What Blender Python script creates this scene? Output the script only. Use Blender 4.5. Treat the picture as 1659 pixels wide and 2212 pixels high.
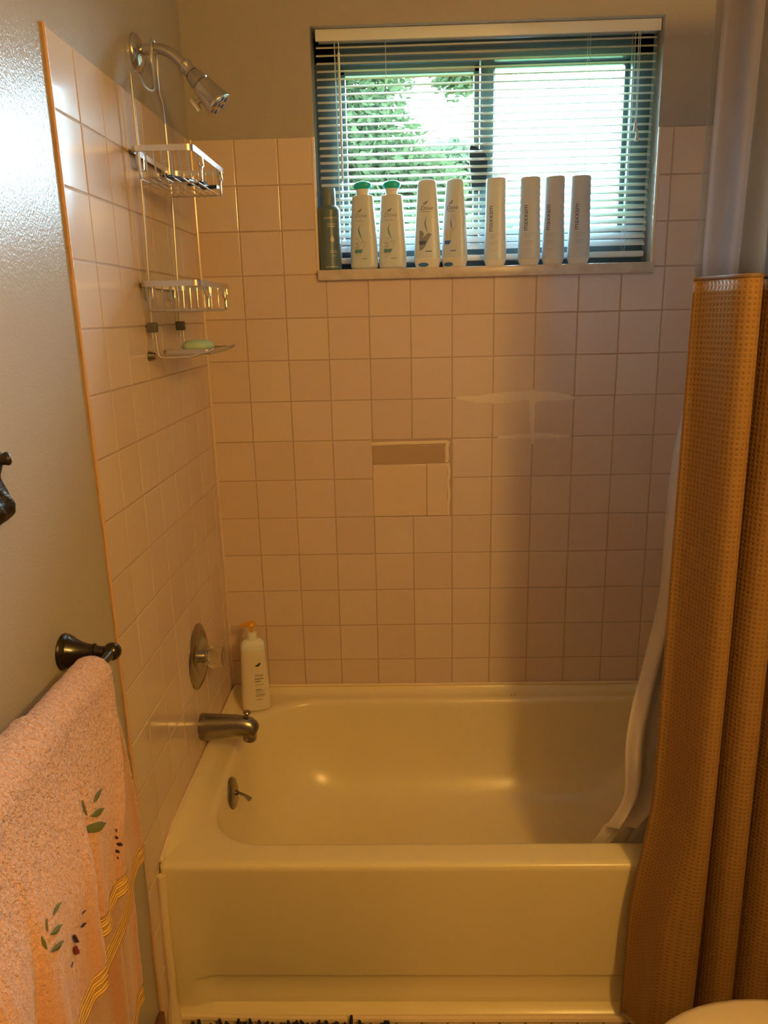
import bpy, bmesh, math, random
from mathutils import Vector, Matrix, noise

for o in list(bpy.data.objects):
    bpy.data.objects.remove(o)
sc = bpy.context.scene
COL = sc.collection
rnd = random.Random(11)

# ------------------------------------------------------------------ camera
cam_d = bpy.data.cameras.new('camera')
cam = bpy.data.objects.new('camera', cam_d)
COL.objects.link(cam)
cam_d.sensor_fit = 'HORIZONTAL'
cam_d.sensor_width = 36.0
cam_d.lens = 1635.5 / 1659 * 36.0
cam_d.clip_start = 0.05
cam_d.clip_end = 200
rx = Vector((0.999518, 0.021484, -0.022408))
ru = Vector((0.016199, 0.254774, 0.966865))
rb = rx.cross(ru).normalized()
ru = rb.cross(rx).normalized()
cam.matrix_world = Matrix(((rx.x, ru.x, rb.x, 0.5223), (rx.y, ru.y, rb.y, -2.0621), (rx.z, ru.z, rb.z, 1.4810), (0, 0, 0, 1)))
sc.camera = cam

# ------------------------------------------------------------------ world, light, exposure
w = bpy.data.worlds.new('sky')
sc.world = w
w.use_nodes = True
bg = w.node_tree.nodes['Background']
bg.inputs['Color'].default_value = (0.56, 0.80, 1.0, 1)
bg.inputs['Strength'].default_value = 84.0
LAMP = 22.5                     # watts of each vanity bulb
LAMP_COL = (1.0, 0.56, 0.125)
vs = sc.view_settings
vs.view_transform = 'Standard'
vs.look = 'None'
vs.exposure = 0.12
vs.gamma = 1.0
vs.use_curve_mapping = False
cy = sc.cycles
cy.use_denoising = True
cy.max_bounces = 10
cy.diffuse_bounces = 5
cy.transparent_max_bounces = 16
cy.caustics_reflective = False
cy.caustics_refractive = False
cy.sample_clamp_indirect = 6

# daylight enters by the window: portal on the opening guides the sky light
pd = bpy.data.lights.new('window_portal', 'AREA')
pd.shape = 'RECTANGLE'
pd.size = 0.86
pd.size_y = 0.56
pd.cycles.is_portal = True
po = bpy.data.objects.new('window_portal', pd)
po.location = (0.74, 0.16, 1.875)
po.rotation_euler = (math.radians(-90), 0, 0)
COL.objects.link(po)


# ------------------------------------------------------------------ materials
def pmat(name, col, rough=0.5, metal=0.0, spec=0.5, coat=0.0, trans=0.0, ior=1.5, sheen=0.0, sss=0.0):
    m = bpy.data.materials.new(name)
    m.use_nodes = True
    b = m.node_tree.nodes['Principled BSDF']
    b.inputs['Base Color'].default_value = (*col, 1)
    b.inputs['Roughness'].default_value = rough
    b.inputs['Metallic'].default_value = metal
    b.inputs['Specular IOR Level'].default_value = spec
    b.inputs['Coat Weight'].default_value = coat
    b.inputs['Transmission Weight'].default_value = trans
    b.inputs['IOR'].default_value = ior
    b.inputs['Sheen Weight'].default_value = sheen
    return m


def N(m, t, **kw):
    n = m.node_tree.nodes.new(t)
    for k, v in kw.items():
        setattr(n, k, v)
    return n


def L(m, a, b):
    m.node_tree.links.new(a, b)


def P(m):
    return m.node_tree.nodes['Principled BSDF']


def bump(m, scale, strength, dist=0.001, detail=2.0, chain=None, coord='pos'):
    if coord == 'pos':
        c = N(m, 'ShaderNodeNewGeometry').outputs['Position']
    else:
        c = N(m, 'ShaderNodeTexCoord').outputs['Object']
    t = N(m, 'ShaderNodeTexNoise')
    t.inputs['Scale'].default_value = scale
    t.inputs['Detail'].default_value = detail
    L(m, c, t.inputs['Vector'])
    b = N(m, 'ShaderNodeBump')
    b.inputs['Strength'].default_value = strength
    b.inputs['Distance'].default_value = dist
    L(m, t.outputs['Fac'], b.inputs['Height'])
    if chain:
        L(m, chain.outputs['Normal'], b.inputs['Normal'])
    L(m, b.outputs['Normal'], P(m).inputs['Normal'])
    return b


def mottle(m, c1, c2, scale, coord='pos', lo=0.35, hi=0.65, detail=3):
    c = N(m, 'ShaderNodeNewGeometry').outputs['Position'] if coord == 'pos' else N(m, 'ShaderNodeTexCoord').outputs['Object']
    t = N(m, 'ShaderNodeTexNoise')
    t.inputs['Scale'].default_value = scale
    t.inputs['Detail'].default_value = detail
    L(m, c, t.inputs['Vector'])
    r = N(m, 'ShaderNodeValToRGB')
    r.color_ramp.elements[0].position = lo
    r.color_ramp.elements[0].color = (*c1, 1)
    r.color_ramp.elements[1].position = hi
    r.color_ramp.elements[1].color = (*c2, 1)
    L(m, t.outputs['Fac'], r.inputs['Fac'])
    L(m, r.outputs['Color'], P(m).inputs['Base Color'])
    return r


M = {}
M['paint'] = pmat('wall_paint', (0.43, 0.39, 0.345), 0.22, spec=0.2)
bump(M['paint'], 260, 0.6, 0.0011, 2)
M['ceiling'] = pmat('ceiling_paint', (0.75, 0.70, 0.62), 0.6)
M['bounce_cut_brown'] = pmat('bounce_cut_brown_wall', (0.22, 0.17, 0.12), 0.6)  # for the unseen rear wall, coloured dark to cut bounce onto the tub
M['grout'] = pmat('grout', (0.47, 0.35, 0.26), 0.8)
bump(M['grout'], 300, 0.5)
mt = pmat('tile_glaze', (0.7, 0.58, 0.48), 0.13, spec=0.55)
g = N(mt, 'ShaderNodeNewGeometry')
r = N(mt, 'ShaderNodeValToRGB')
e = r.color_ramp.elements
e[0].position, e[0].color = 0.0, (0.66, 0.525, 0.43, 1)
e[1].position, e[1].color = 1.0, (0.705, 0.575, 0.475, 1)
x = e.new(0.5); x.color = (0.69, 0.555, 0.46, 1)
L(mt, g.outputs['Random Per Island'], r.inputs['Fac'])
L(mt, r.outputs['Color'], P(mt).inputs['Base Color'])
b0 = bump(mt, 14, 0.10, 0.004, 1)
bump(mt, 160, 0.03, 0.001, 2, chain=b0)
M['tile'] = mt
M['tile_plain'] = pmat('replacement_tile_glaze', (0.73, 0.575, 0.44), 0.2)
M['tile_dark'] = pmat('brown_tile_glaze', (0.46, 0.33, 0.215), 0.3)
M['caulk'] = pmat('caulk', (0.80, 0.66, 0.46), 0.4)
bump(M['caulk'], 120, 0.5, 0.003)
M['caulk_white'] = pmat('white_caulk', (0.85, 0.76, 0.62), 0.28)
bump(M['caulk_white'], 90, 0.5, 0.003)
M['smear'] = pmat('smeared_caulk', (0.755, 0.64, 0.53), 0.3)
bump(M['smear'], 45, 0.7, 0.003, 4)
M['tub'] = pmat('tub_enamel', (0.80, 0.70, 0.44), 0.23, spec=0.45)
M['chrome'] = pmat('chrome', (0.62, 0.60, 0.58), 0.14, 1.0)
M['satin'] = pmat('satin_aluminium', (0.66, 0.64, 0.62), 0.3, 1.0)
M['chrome_dull'] = pmat('dull_chrome', (0.30, 0.27, 0.24), 0.27, 1.0)
bump(M['chrome_dull'], 60, 0.15, 0.001)
M['plate'] = pmat('reflection_darkened_chrome', (0.33, 0.29, 0.25), 0.12, 1.0)  # chrome coloured darker to stand in for the dark side it mirrors
M['black_rubber'] = pmat('grey_rubber', (0.10, 0.09, 0.085), 0.55)
M['black'] = pmat('black_plastic', (0.012, 0.013, 0.016), 0.3)
M['bronze'] = pmat('oil_rubbed_bronze', (0.016, 0.011, 0.008), 0.20, spec=0.6)
M['iron'] = pmat('dark_cast_metal', (0.05, 0.04, 0.03), 0.38, 0.7)
bump(M['iron'], 90, 0.8, 0.004, 3)
M['acrylic'] = pmat('clear_acrylic', (0.97, 0.93, 0.85), 0.06, trans=0.93, ior=1.3)
M['soap'] = pmat('green_soap', (0.42, 0.60, 0.46), 0.45)
M['hazed_white_plastic'] = pmat('hazed_white_plastic', (0.64, 0.71, 0.77), 0.35)  # white bottles, with the bluish window haze mixed into the base colour
M['white_cap'] = pmat('pearly_cap', (0.80, 0.80, 0.78), 0.3)
M['teal'] = pmat('teal_plastic', (0.01, 0.56, 0.60), 0.3)
M['blue'] = pmat('blue_plastic', (0.05, 0.17, 0.55), 0.4)
M['can'] = pmat('slate_can', (0.10, 0.155, 0.18), 0.35)
M['can_cap'] = pmat('slate_cap', (0.13, 0.19, 0.22), 0.4)
M['ink_navy'] = pmat('navy_ink', (0.06, 0.10, 0.24), 0.5)
M['ink_grey'] = pmat('grey_ink', (0.25, 0.29, 0.38), 0.5)
M['ink_pale'] = pmat('pale_grey_ink', (0.47, 0.50, 0.54), 0.5)
M['ink_teal'] = pmat('teal_ink', (0.10, 0.30, 0.36), 0.5)
M['ink_cream'] = pmat('cream_ink', (0.62, 0.58, 0.52), 0.5)
M['ink_gold'] = pmat('gold_ink', (0.65, 0.60, 0.38), 0.4)
M['ink_dark'] = pmat('dark_ink', (0.05, 0.045, 0.03), 0.5)
M['pump_amber'] = pmat('amber_plastic', (0.75, 0.38, 0.03), 0.3)
M['body_white'] = pmat('cream_bottle', (0.78, 0.70, 0.57), 0.35)
M['alu_dark'] = pmat('dark_window_frame', (0.13, 0.17, 0.19), 0.4, 0.2)  # dark frame lifted to blue-grey, window haze put into its colour
M['blind'] = pmat('white_blind_slat', (0.80, 0.83, 0.83), 0.4)  # white slats, slight cool tint stands in for the window haze
M['cord'] = pmat('white_cord', (0.7, 0.74, 0.74), 0.7)
M['wand'] = pmat('clear_wand', (0.8, 0.88, 0.88), 0.15, spec=0.8)
M['sill'] = pmat('sill_marble', (0.60, 0.52, 0.44), 0.3)
mottle(M['sill'], (0.52, 0.44, 0.37), (0.66, 0.58, 0.5), 22)
M['wood'] = pmat('brown_wood', (0.17, 0.07, 0.025), 0.5)
M['porcelain'] = pmat('porcelain', (0.80, 0.76, 0.69), 0.12)
M['lid'] = pmat('toilet_lid_plastic', (0.80, 0.68, 0.50), 0.25)
M['mat_yarn'] = pmat('navy_yarn', (0.018, 0.016, 0.035), 0.95)
M['bulb_glass'] = pmat('opal_glass', (0.9, 0.85, 0.75), 0.4)

# towel terry
def terry(name, c1, c2):
    m = pmat(name, c1, 0.95, spec=0.1, sheen=0.35)
    r = mottle(m, c1, c2, 240, lo=0.34, hi=0.62, detail=5)
    b = bump(m, 420, 0.9, 0.004, 3)
    b2 = bump(m, 140, 0.9, 0.007, 3, chain=b)
    # looped pile above, sheared velour border below the embroidery line
    sp_ = N(m, 'ShaderNodeSeparateXYZ')
    L(m, N(m, 'ShaderNodeNewGeometry').outputs['Position'], sp_.inputs[0])
    mr_ = N(m, 'ShaderNodeMapRange')
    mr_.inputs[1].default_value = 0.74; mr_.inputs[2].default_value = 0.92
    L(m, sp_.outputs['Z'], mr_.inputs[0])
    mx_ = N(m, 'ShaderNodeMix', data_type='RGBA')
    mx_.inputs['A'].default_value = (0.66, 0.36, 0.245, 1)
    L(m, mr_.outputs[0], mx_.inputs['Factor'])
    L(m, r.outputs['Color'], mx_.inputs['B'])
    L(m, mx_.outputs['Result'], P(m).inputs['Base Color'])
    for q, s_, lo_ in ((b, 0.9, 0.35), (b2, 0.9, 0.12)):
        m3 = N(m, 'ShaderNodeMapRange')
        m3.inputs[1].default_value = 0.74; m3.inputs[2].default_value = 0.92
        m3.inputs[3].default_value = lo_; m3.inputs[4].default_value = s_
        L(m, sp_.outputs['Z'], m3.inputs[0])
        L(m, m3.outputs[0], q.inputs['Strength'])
    return m

M['terry'] = terry('pink_terry', (0.65, 0.365, 0.265), (0.82, 0.52, 0.41))
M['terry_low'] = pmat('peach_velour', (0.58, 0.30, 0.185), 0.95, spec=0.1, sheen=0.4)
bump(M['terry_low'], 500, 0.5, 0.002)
M['band'] = pmat('golden_towel_band', (0.80, 0.50, 0.16), 0.7, spec=0.2)
wv = N(M['band'], 'ShaderNodeTexWave', bands_direction='Z')
wv.inputs['Scale'].default_value = 70
L(M['band'], N(M['band'], 'ShaderNodeNewGeometry').outputs['Position'], wv.inputs['Vector'])
bb = N(M['band'], 'ShaderNodeBump')
bb.inputs['Strength'].default_value = 0.6
bb.inputs['Distance'].default_value = 0.003
L(M['band'], wv.outputs['Fac'], bb.inputs['Height'])
L(M['band'], bb.outputs['Normal'], P(M['band']).inputs['Normal'])
M['leaf_thread'] = pmat('green_thread', (0.13, 0.15, 0.045), 0.8)
M['berry_thread'] = pmat('purple_thread', (0.05, 0.025, 0.04), 0.8)
M['red_thread'] = pmat('red_thread', (0.22, 0.02, 0.02), 0.8)


def two_sided_cloth(name, col, trans_col, mix):
    m = bpy.data.materials.new(name)
    m.use_nodes = True
    nt = m.node_tree
    nt.nodes.clear()
    out = nt.nodes.new('ShaderNodeOutputMaterial')
    d = nt.nodes.new('ShaderNodeBsdfDiffuse'); d.inputs['Color'].default_value = (*col, 1)
    t = nt.nodes.new('ShaderNodeBsdfTranslucent'); t.inputs['Color'].default_value = (*trans_col, 1)
    x = nt.nodes.new('ShaderNodeMixShader'); x.inputs[0].default_value = mix
    nt.links.new(d.outputs[0], x.inputs[1]); nt.links.new(t.outputs[0], x.inputs[2])
    nt.links.new(x.outputs[0], out.inputs['Surface'])
    return m, nt, out, d, t, x


# shower curtain: waffle weave
mw, nt, out, dd, tt, xx = two_sided_cloth('waffle_curtain', (0.60, 0.36, 0.14), (0.50, 0.27, 0.10), 0.12)
uv = nt.nodes.new('ShaderNodeUVMap')
sep = nt.nodes.new('ShaderNodeSeparateXYZ')
nt.links.new(uv.outputs['UV'], sep.inputs[0])
def wave(sock, per):
    a = nt.nodes.new('ShaderNodeMath'); a.operation = 'MULTIPLY'; a.inputs[1].default_value = 2 * math.pi / per
    nt.links.new(sock, a.inputs[0])
    s = nt.nodes.new('ShaderNodeMath'); s.operation = 'SINE'
    nt.links.new(a.outputs[0], s.inputs[0])
    return s.outputs[0]
mu = nt.nodes.new('ShaderNodeMath'); mu.operation = 'MINIMUM'
nt.links.new(wave(sep.outputs[0], 0.0085), mu.inputs[0])
nt.links.new(wave(sep.outputs[1], 0.0085), mu.inputs[1])
cr = nt.nodes.new('ShaderNodeValToRGB')
cr.color_ramp.elements[0].position = 0.52; cr.color_ramp.elements[0].color = (0.35, 0.20, 0.075, 1)
cr.color_ramp.elements[1].position = 0.85; cr.color_ramp.elements[1].color = (0.25, 0.125, 0.04, 1)
mr = nt.nodes.new('ShaderNodeMapRange'); mr.inputs[1].default_value = -1; mr.inputs[2].default_value = 1
nt.links.new(mu.outputs[0], mr.inputs[0])
nt.links.new(mr.outputs[0], cr.inputs[0])
nt.links.new(cr.outputs[0], dd.inputs['Color'])
bp = nt.nodes.new('ShaderNodeBump'); bp.inputs['Strength'].default_value = 0.4; bp.inputs['Distance'].default_value = 0.0015; bp.invert = True
nt.links.new(mr.outputs[0], bp.inputs['Height'])
gl = nt.nodes.new('ShaderNodeBsdfGlossy'); gl.inputs['Roughness'].default_value = 0.42; gl.inputs['Color'].default_value = (0.9, 0.85, 0.8, 1)
nt.links.new(bp.outputs['Normal'], dd.inputs['Normal'])
nt.links.new(bp.outputs['Normal'], gl.inputs['Normal'])
x2 = nt.nodes.new('ShaderNodeMixShader')
lw = nt.nodes.new('ShaderNodeFresnel'); lw.inputs[0].default_value = 1.35
nt.links.new(lw.outputs[0], x2.inputs[0])
nt.links.new(xx.outputs[0], x2.inputs[1]); nt.links.new(gl.outputs[0], x2.inputs[2])
nt.links.new(x2.outputs[0], out.inputs['Surface'])
M['waffle'] = mw
# sheer band
ms, nt, out, dd, tt, xx = two_sided_cloth('sheer_voile', (0.26, 0.22, 0.17), (0.26, 0.24, 0.20), 0.5)
tr = nt.nodes.new('ShaderNodeBsdfTransparent')
x3 = nt.nodes.new('ShaderNodeMixShader')
# woven net: more threads cross the line of sight at grazing angles
lw = nt.nodes.new('ShaderNodeLayerWeight'); lw.inputs[0].default_value = 0.35
mr2 = nt.nodes.new('ShaderNodeMapRange'); mr2.inputs[3].default_value = 0.24; mr2.inputs[4].default_value = 0.95
nt.links.new(lw.outputs['Facing'], mr2.inputs[0])
nt.links.new(mr2.outputs[0], x3.inputs[0])
nt.links.new(tr.outputs[0], x3.inputs[1]); nt.links.new(xx.outputs[0], x3.inputs[2])
nt.links.new(x3.outputs[0], out.inputs['Surface'])
M['sheer'] = ms
M['liner'] = two_sided_cloth('white_liner', (0.84, 0.77, 0.77), (0.72, 0.70, 0.74), 0.35)[0]
# pane
mg = bpy.data.materials.new('window_pane'); mg.use_nodes = True
nt = mg.node_tree; nt.nodes.clear()
out = nt.nodes.new('ShaderNodeOutputMaterial'); tr = nt.nodes.new('ShaderNodeBsdfTransparent'); gs = nt.nodes.new('ShaderNodeBsdfGlossy')
tr.inputs[0].default_value = (0.93, 0.98, 0.96, 1); gs.inputs['Roughness'].default_value = 0.02
fr = nt.nodes.new('ShaderNodeFresnel'); mx = nt.nodes.new('ShaderNodeMixShader')
nt.links.new(fr.outputs[0], mx.inputs[0]); nt.links.new(tr.outputs[0], mx.inputs[1]); nt.links.new(gs.outputs[0], mx.inputs[2]); nt.links.new(mx.outputs[0], out.inputs[0])
M['pane'] = mg
# clear plastic pump cover
M['clear'] = pmat('clear_cover', (0.9, 0.85, 0.75), 0.2, trans=0.8, ior=1.1)
# bulbs
mb_ = bpy.data.materials.new('lit_bulb'); mb_.use_nodes = True
P(mb_).inputs['Emission Color'].default_value = (1.0, 0.55, 0.18, 1)
P(mb_).inputs['Emission Strength'].default_value = 6
M['lit_bulb'] = mb_
# floor mosaic
mf = pmat('floor_mosaic', (0.6, 0.5, 0.36), 0.35)
bt = N(mf, 'ShaderNodeTexBrick')
bt.offset = 0.0
bt.inputs['Color1'].default_value = (0.50, 0.40, 0.26, 1)
bt.inputs['Color2'].default_value = (0.44, 0.34, 0.22, 1)
bt.inputs['Mortar'].default_value = (0.14, 0.09, 0.05, 1)
bt.inputs['Scale'].default_value = 1.0
bt.inputs['Mortar Size'].default_value = 0.0025
bt.inputs['Brick Width'].default_value = 0.0555
bt.inputs['Row Height'].default_value = 0.0555
mp = N(mf, 'ShaderNodeMapping')
mp.inputs['Location'].default_value = (0.012, 0.02, 0)
L(mf, N(mf, 'ShaderNodeNewGeometry').outputs['Position'], mp.inputs['Vector'])
L(mf, mp.outputs[0], bt.inputs['Vector'])
L(mf, bt.outputs['Color'], P(mf).inputs['Base Color'])
M['floor'] = mf
def leafmat(name, col, tcol):
    return two_sided_cloth(name, col, tcol, 0.45)[0]
M['leaf_y'] = leafmat('yellow_green_leaves', (0.070, 0.062, 0.010), (0.08, 0.072, 0.010))
M['leaf_g'] = leafmat('green_leaves', (0.026, 0.034, 0.016), (0.030, 0.040, 0.016))
M['leaf_b'] = leafmat('grey_green_leaves', (0.036, 0.046, 0.026), (0.040, 0.050, 0.028))
M['bark'] = pmat('bark', (0.12, 0.09, 0.06), 0.9)
M['lawn'] = pmat('lawn', (0.10, 0.17, 0.05), 0.95)
mottle(M['lawn'], (0.07, 0.13, 0.03), (0.14, 0.22, 0.06), 3)


# ------------------------------------------------------------------ mesh helpers
class MB:
    def __init__(s):
        s.v, s.f, s.uv, s.mi = [], [], None, []

    def add(s, vs, fs, mi=0):
        o = len(s.v)
        s.v += [tuple(v) for v in vs]
        s.f += [tuple(i + o for i in f) for f in fs]
        s.mi += [mi] * len(fs)

    def box(s, x0, x1, y0, y1, z0, z1, bev=0.0, mi=0, seg=2):
        bm = bmesh.new()
        bmesh.ops.create_cube(bm, size=1)
        for v in bm.verts:
            v.co = Vector(((x0 + x1) / 2 + v.co.x * (x1 - x0), (y0 + y1) / 2 + v.co.y * (y1 - y0), (z0 + z1) / 2 + v.co.z * (z1 - z0)))
        if bev > 0:
            bmesh.ops.bevel(bm, geom=bm.edges[:], offset=bev, segments=seg, profile=0.5, affect='EDGES')
        bm.verts.index_update()
        s.add([v.co[:] for v in bm.verts], [[v.index for v in f.verts] for f in bm.faces], mi)
        bm.free()

    def loft(s, rings, cap0=True, cap1=True, mi=0, closed=True):
        n = len(rings[0])
        vs, fs = [], []
        for r in rings:
            vs += [tuple(p) for p in r]
        for k in range(len(rings) - 1):
            for i in range(n if closed else n - 1):
                j = (i + 1) % n
                fs.append((k * n + i, k * n + j, (k + 1) * n + j, (k + 1) * n + i))
        if cap0:
            fs.append(tuple(reversed(range(n))))
        if cap1:
            fs.append(tuple(range((len(rings) - 1) * n, len(rings) * n)))
        s.add(vs, fs, mi)

    def tube(s, pts, r, seg=8, closed=False, mi=0, sx=1.0, sy=1.0):
        pts = [Vector(p) for p in pts]
        n = len(pts)
        rad = r if isinstance(r, (list, tuple)) else [r] * n
        tans = []
        for i in range(n):
            a = pts[(i - 1) % n] if (closed or i > 0) else pts[i]
            b = pts[(i + 1) % n] if (closed or i < n - 1) else pts[i]
            tans.append((b - a).normalized())
        up = Vector((0, 0, 1)) if abs(tans[0].z) < 0.9 else Vector((0, 1, 0))
        nn = (up - tans[0] * up.dot(tans[0])).normalized()
        rings = []
        for i in range(n):
            nn = (nn - tans[i] * nn.dot(tans[i])).normalized()
            bb = tans[i].cross(nn)
            rings.append([pts[i] + (nn * math.cos(t) * sx + bb * math.sin(t) * sy) * rad[i] for t in [2 * math.pi * k / seg for k in range(seg)]])
        if closed:
            rings.append(rings[0])
            s.loft(rings, False, False, mi)
        else:
            s.loft(rings, True, True, mi)

    def lathe(s, prof, origin=(0, 0, 0), axis=(0, 0, 1), seg=28, mi=0, cap=True):
        ax = Vector(axis).normalized()
        u = ax.orthogonal().normalized()
        v = ax.cross(u)
        o = Vector(origin)
        rings = [[o + ax * h + (u * math.cos(t) + v * math.sin(t)) * max(r, 1e-5) for t in [2 * math.pi * k / seg for k in range(seg)]] for r, h in prof]
        s.loft(rings, cap, cap, mi)

    def grid(s, fn, nu, nv, mi=0):
        vs = [fn(i / nu, j / nv) for j in range(nv + 1) for i in range(nu + 1)]
        fs = [(j * (nu + 1) + i, j * (nu + 1) + i + 1, (j + 1) * (nu + 1) + i + 1, (j + 1) * (nu + 1) + i) for j in range(nv) for i in range(nu)]
        s.add(vs, fs, mi)


def base_of(parent):
    while parent is not None:
        if parent.parent is None:
            return Vector(parent.get('_b', (0, 0, 0)))
        parent = parent.parent
    return Vector((0, 0, 0))


def build(name, mb, mat, parent=None, smooth=True, loc=None, local=False, auto=35):
    """link one mesh object; vertices are in place coordinates unless local"""
    me = bpy.data.meshes.new(name)
    off = Vector((0, 0, 0))
    if not local:
        off = base_of(parent) if parent is not None else Vector(loc or (0, 0, 0))
    me.from_pydata([tuple(Vector(v) - off) for v in mb.v], [], mb.f)
    mats = mat if isinstance(mat, (list, tuple)) else [mat]
    for m_ in mats:
        me.materials.append(m_)
    if len(mats) > 1:
        me.polygons.foreach_set('material_index', mb.mi)
    me.validate()
    bm = bmesh.new()
    bm.from_mesh(me)
    if len(bm.faces) < 60000:
        bmesh.ops.recalc_face_normals(bm, faces=bm.faces[:])
    if smooth:
        lim = math.radians(auto)
        for f in bm.faces:
            f.smooth = True
        for e_ in bm.edges:
            if len(e_.link_faces) == 2 and e_.calc_face_angle(0) > lim:
                e_.smooth = False
    bm.to_mesh(me)
    bm.free()
    o = bpy.data.objects.new(name, me)
    COL.objects.link(o)
    if parent is not None:
        o.parent = parent
    elif loc is not None and not local:
        o.location = loc
        o['_b'] = tuple(loc)
    return o


def empty(name, loc, label, cat, group=None, rz=0):
    o = bpy.data.objects.new(name, None)
    COL.objects.link(o)
    o.location = loc
    o.rotation_euler = (0, 0, rz)
    o.empty_display_size = 0.02
    o['_b'] = tuple(loc)
    return tag(o, label, cat, group)


def tag(o, label, cat, group=None, kind=None):
    if label: o['label'] = label
    if cat: o['category'] = cat
    if group: o['group'] = group
    if kind: o['kind'] = kind
    return o


def struct(name, mb, mat, parent=None, **kw):
    o = build(name, mb, mat, parent, **kw)
    if parent is None:
        o['kind'] = 'structure'
    return o


def cat_rom(pts, per=6, closed=False):
    pts = [Vector(p) for p in pts]
    n = len(pts)
    out = []
    rng = range(n if closed else n - 1)
    for i in rng:
        p0 = pts[(i - 1) % n] if closed or i > 0 else pts[0] * 2 - pts[1]
        p1, p2 = pts[i], pts[(i + 1) % n]
        p3 = pts[(i + 2) % n] if closed or i < n - 2 else pts[-1] * 2 - pts[-2]
        for k in range(per):
            t = k / per
            out.append(0.5 * ((2 * p1) + (p2 - p0) * t + (2 * p0 - 5 * p1 + 4 * p2 - p3) * t * t + (3 * p1 - p0 - 3 * p2 + p3) * t ** 3))
    if not closed:
        out.append(pts[-1])
    return out


def round_path(pts, r=0.005, seg=4):
    """polyline with rounded corners"""
    pts = [Vector(p) for p in pts]
    out = [pts[0]]
    for i in range(1, len(pts) - 1):
        a, b, c = pts[i - 1], pts[i], pts[i + 1]
        r1 = min(r, (a - b).length * 0.45)
        r2 = min(r, (c - b).length * 0.45)
        p, q = b + (a - b).normalized() * r1, b + (c - b).normalized() * r2
        for k in range(seg + 1):
            t = k / seg
            out.append(p * (1 - t) ** 2 + b * 2 * t * (1 - t) + q * t * t)
    out.append(pts[-1])
    return out


def sm(a, b, x):
    t = min(1, max(0, (x - a) / (b - a)))
    return t * t * (3 - 2 * t)


def lerp(a, b, t):
    return a + (b - a) * t


# ------------------------------------------------------------------ the room
TT = 1.91          # top of the tiling
PT = 0.1095        # tile pitch
WX0, WX1, WZ0, WZ1 = 0.312, 1.168, 1.592, 2.157
YB = -2.9          # wall behind the viewer
XR = 1.53
CE = 2.44

mb = MB(); mb.box(-0.2, XR + 0.2, YB - 0.15, 0.15, -0.1, 0.0)
struct('floor', mb, M['floor'], smooth=False)
mb = MB(); mb.box(-0.2, XR + 0.2, YB - 0.15, 0.15, CE, CE + 0.1)
struct('ceiling', mb, M['ceiling'], smooth=False)

# back wall with the window opening
mb = MB()
for (x0, x1, z0, z1) in ((-0.15, WX0, 0, CE), (WX1, XR + 0.15, 0, CE), (WX0, WX1, 0, WZ0 - 0.004), (WX0, WX1, WZ1, CE)):
    mb.box(x0, x1, 0.009, 0.15, z0, z1)
wall_back = struct('wall_back', mb, M['paint'], smooth=False)
mb = MB(); mb.box(-0.15, -0.0055, YB, 0.009, 0, CE)
wall_left = struct('wall_left', mb, M['paint'], smooth=False)
mb = MB(); mb.box(XR, XR + 0.15, YB, 0.009, 0, CE)
wall_right = struct('wall_right', mb, M['paint'], smooth=False)
mb = MB(); mb.box(-0.15, XR + 0.15, YB - 0.15, YB, 0, CE)
struct('wall_front', mb, M['bounce_cut_brown'], smooth=False)


def tile(mb, fm, u0, u1, v0, v1, gap=0.0011, bev=0.0018):
    """one pillow-edged tile; fm(u, v, h) maps to the wall, h is the height over the tile face"""
    u0 += gap; u1 -= gap; v0 += gap; v1 -= gap
    if u1 - u0 < 0.006 or v1 - v0 < 0.006:
        return
    dh = rnd.uniform(-0.0003, 0.0003)
    tu, tv = rnd.uniform(-0.004, 0.004), rnd.uniform(-0.004, 0.004)
    uc, vc = (u0 + u1) / 2, (v0 + v1) / 2
    vs = []
    for k, (ins, h) in enumerate(((0, -0.0030), (0.0002, -0.0011), (bev * 0.45, -0.00035), (bev, 0.0))):
        for (u, v) in ((u0 + ins, v0 + ins), (u1 - ins, v0 + ins), (u1 - ins, v1 - ins), (u0 + ins, v1 - ins)):
            vs.append(fm(u, v, h + (dh + tu * (u - uc) + tv * (v - vc) if k else 0)))
    fs = []
    for k in range(3):
        for i in range(4):
            j = (i + 1) % 4
            fs.append((k * 4 + i, k * 4 + j, k * 4 + 4 + j, k * 4 + 4 + i))
    fs.append((12, 13, 14, 15))
    mb.add(vs, fs)


zl = [TT - j * PT for j in range(18)] + [0.0]
fmb = lambda u, v, h: (u, -h, v)
mb = MB()
NX0, NX1, NZ0, NZ1 = 4 * PT, 6 * PT, TT - 9 * PT, TT - 7 * PT
for i in range(14):
    u0, u1 = i * PT, min((i + 1) * PT, XR)
    for j in range(17):
        v1, v0 = zl[j], zl[j + 1]
        if v1 < 0.3: continue
        if u0 < WX1 and u1 > WX0 and v1 > WZ0:
            if WX0 - u0 > 0.02: tile(mb, fmb, u0, WX0, v0, v1)
            if u1 - WX1 > 0.02: tile(mb, fmb, WX1 + 0.001, u1, v0, v1)
            continue
        if u0 > NX0 - 0.01 and u1 < NX1 + 0.01 and v0 > NZ0 - 0.01 and v1 < NZ1 + 0.01:
            continue
        tile(mb, fmb, u0, u1, v0, v1)
struct('wall_tiles', mb, M['tile'], wall_back, smooth=False)
mb = MB()
for (x0, x1, z0, z1) in ((0, WX0, 0.3, TT - 0.001), (WX1, XR, 0.3, TT - 0.001), (WX0, WX1, 0.3, WZ0 - 0.005)):
    mb.box(x0, x1, 0.0012, 0.009, z0, z1)
struct('grout', mb, M['grout'], wall_back, smooth=False)
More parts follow.
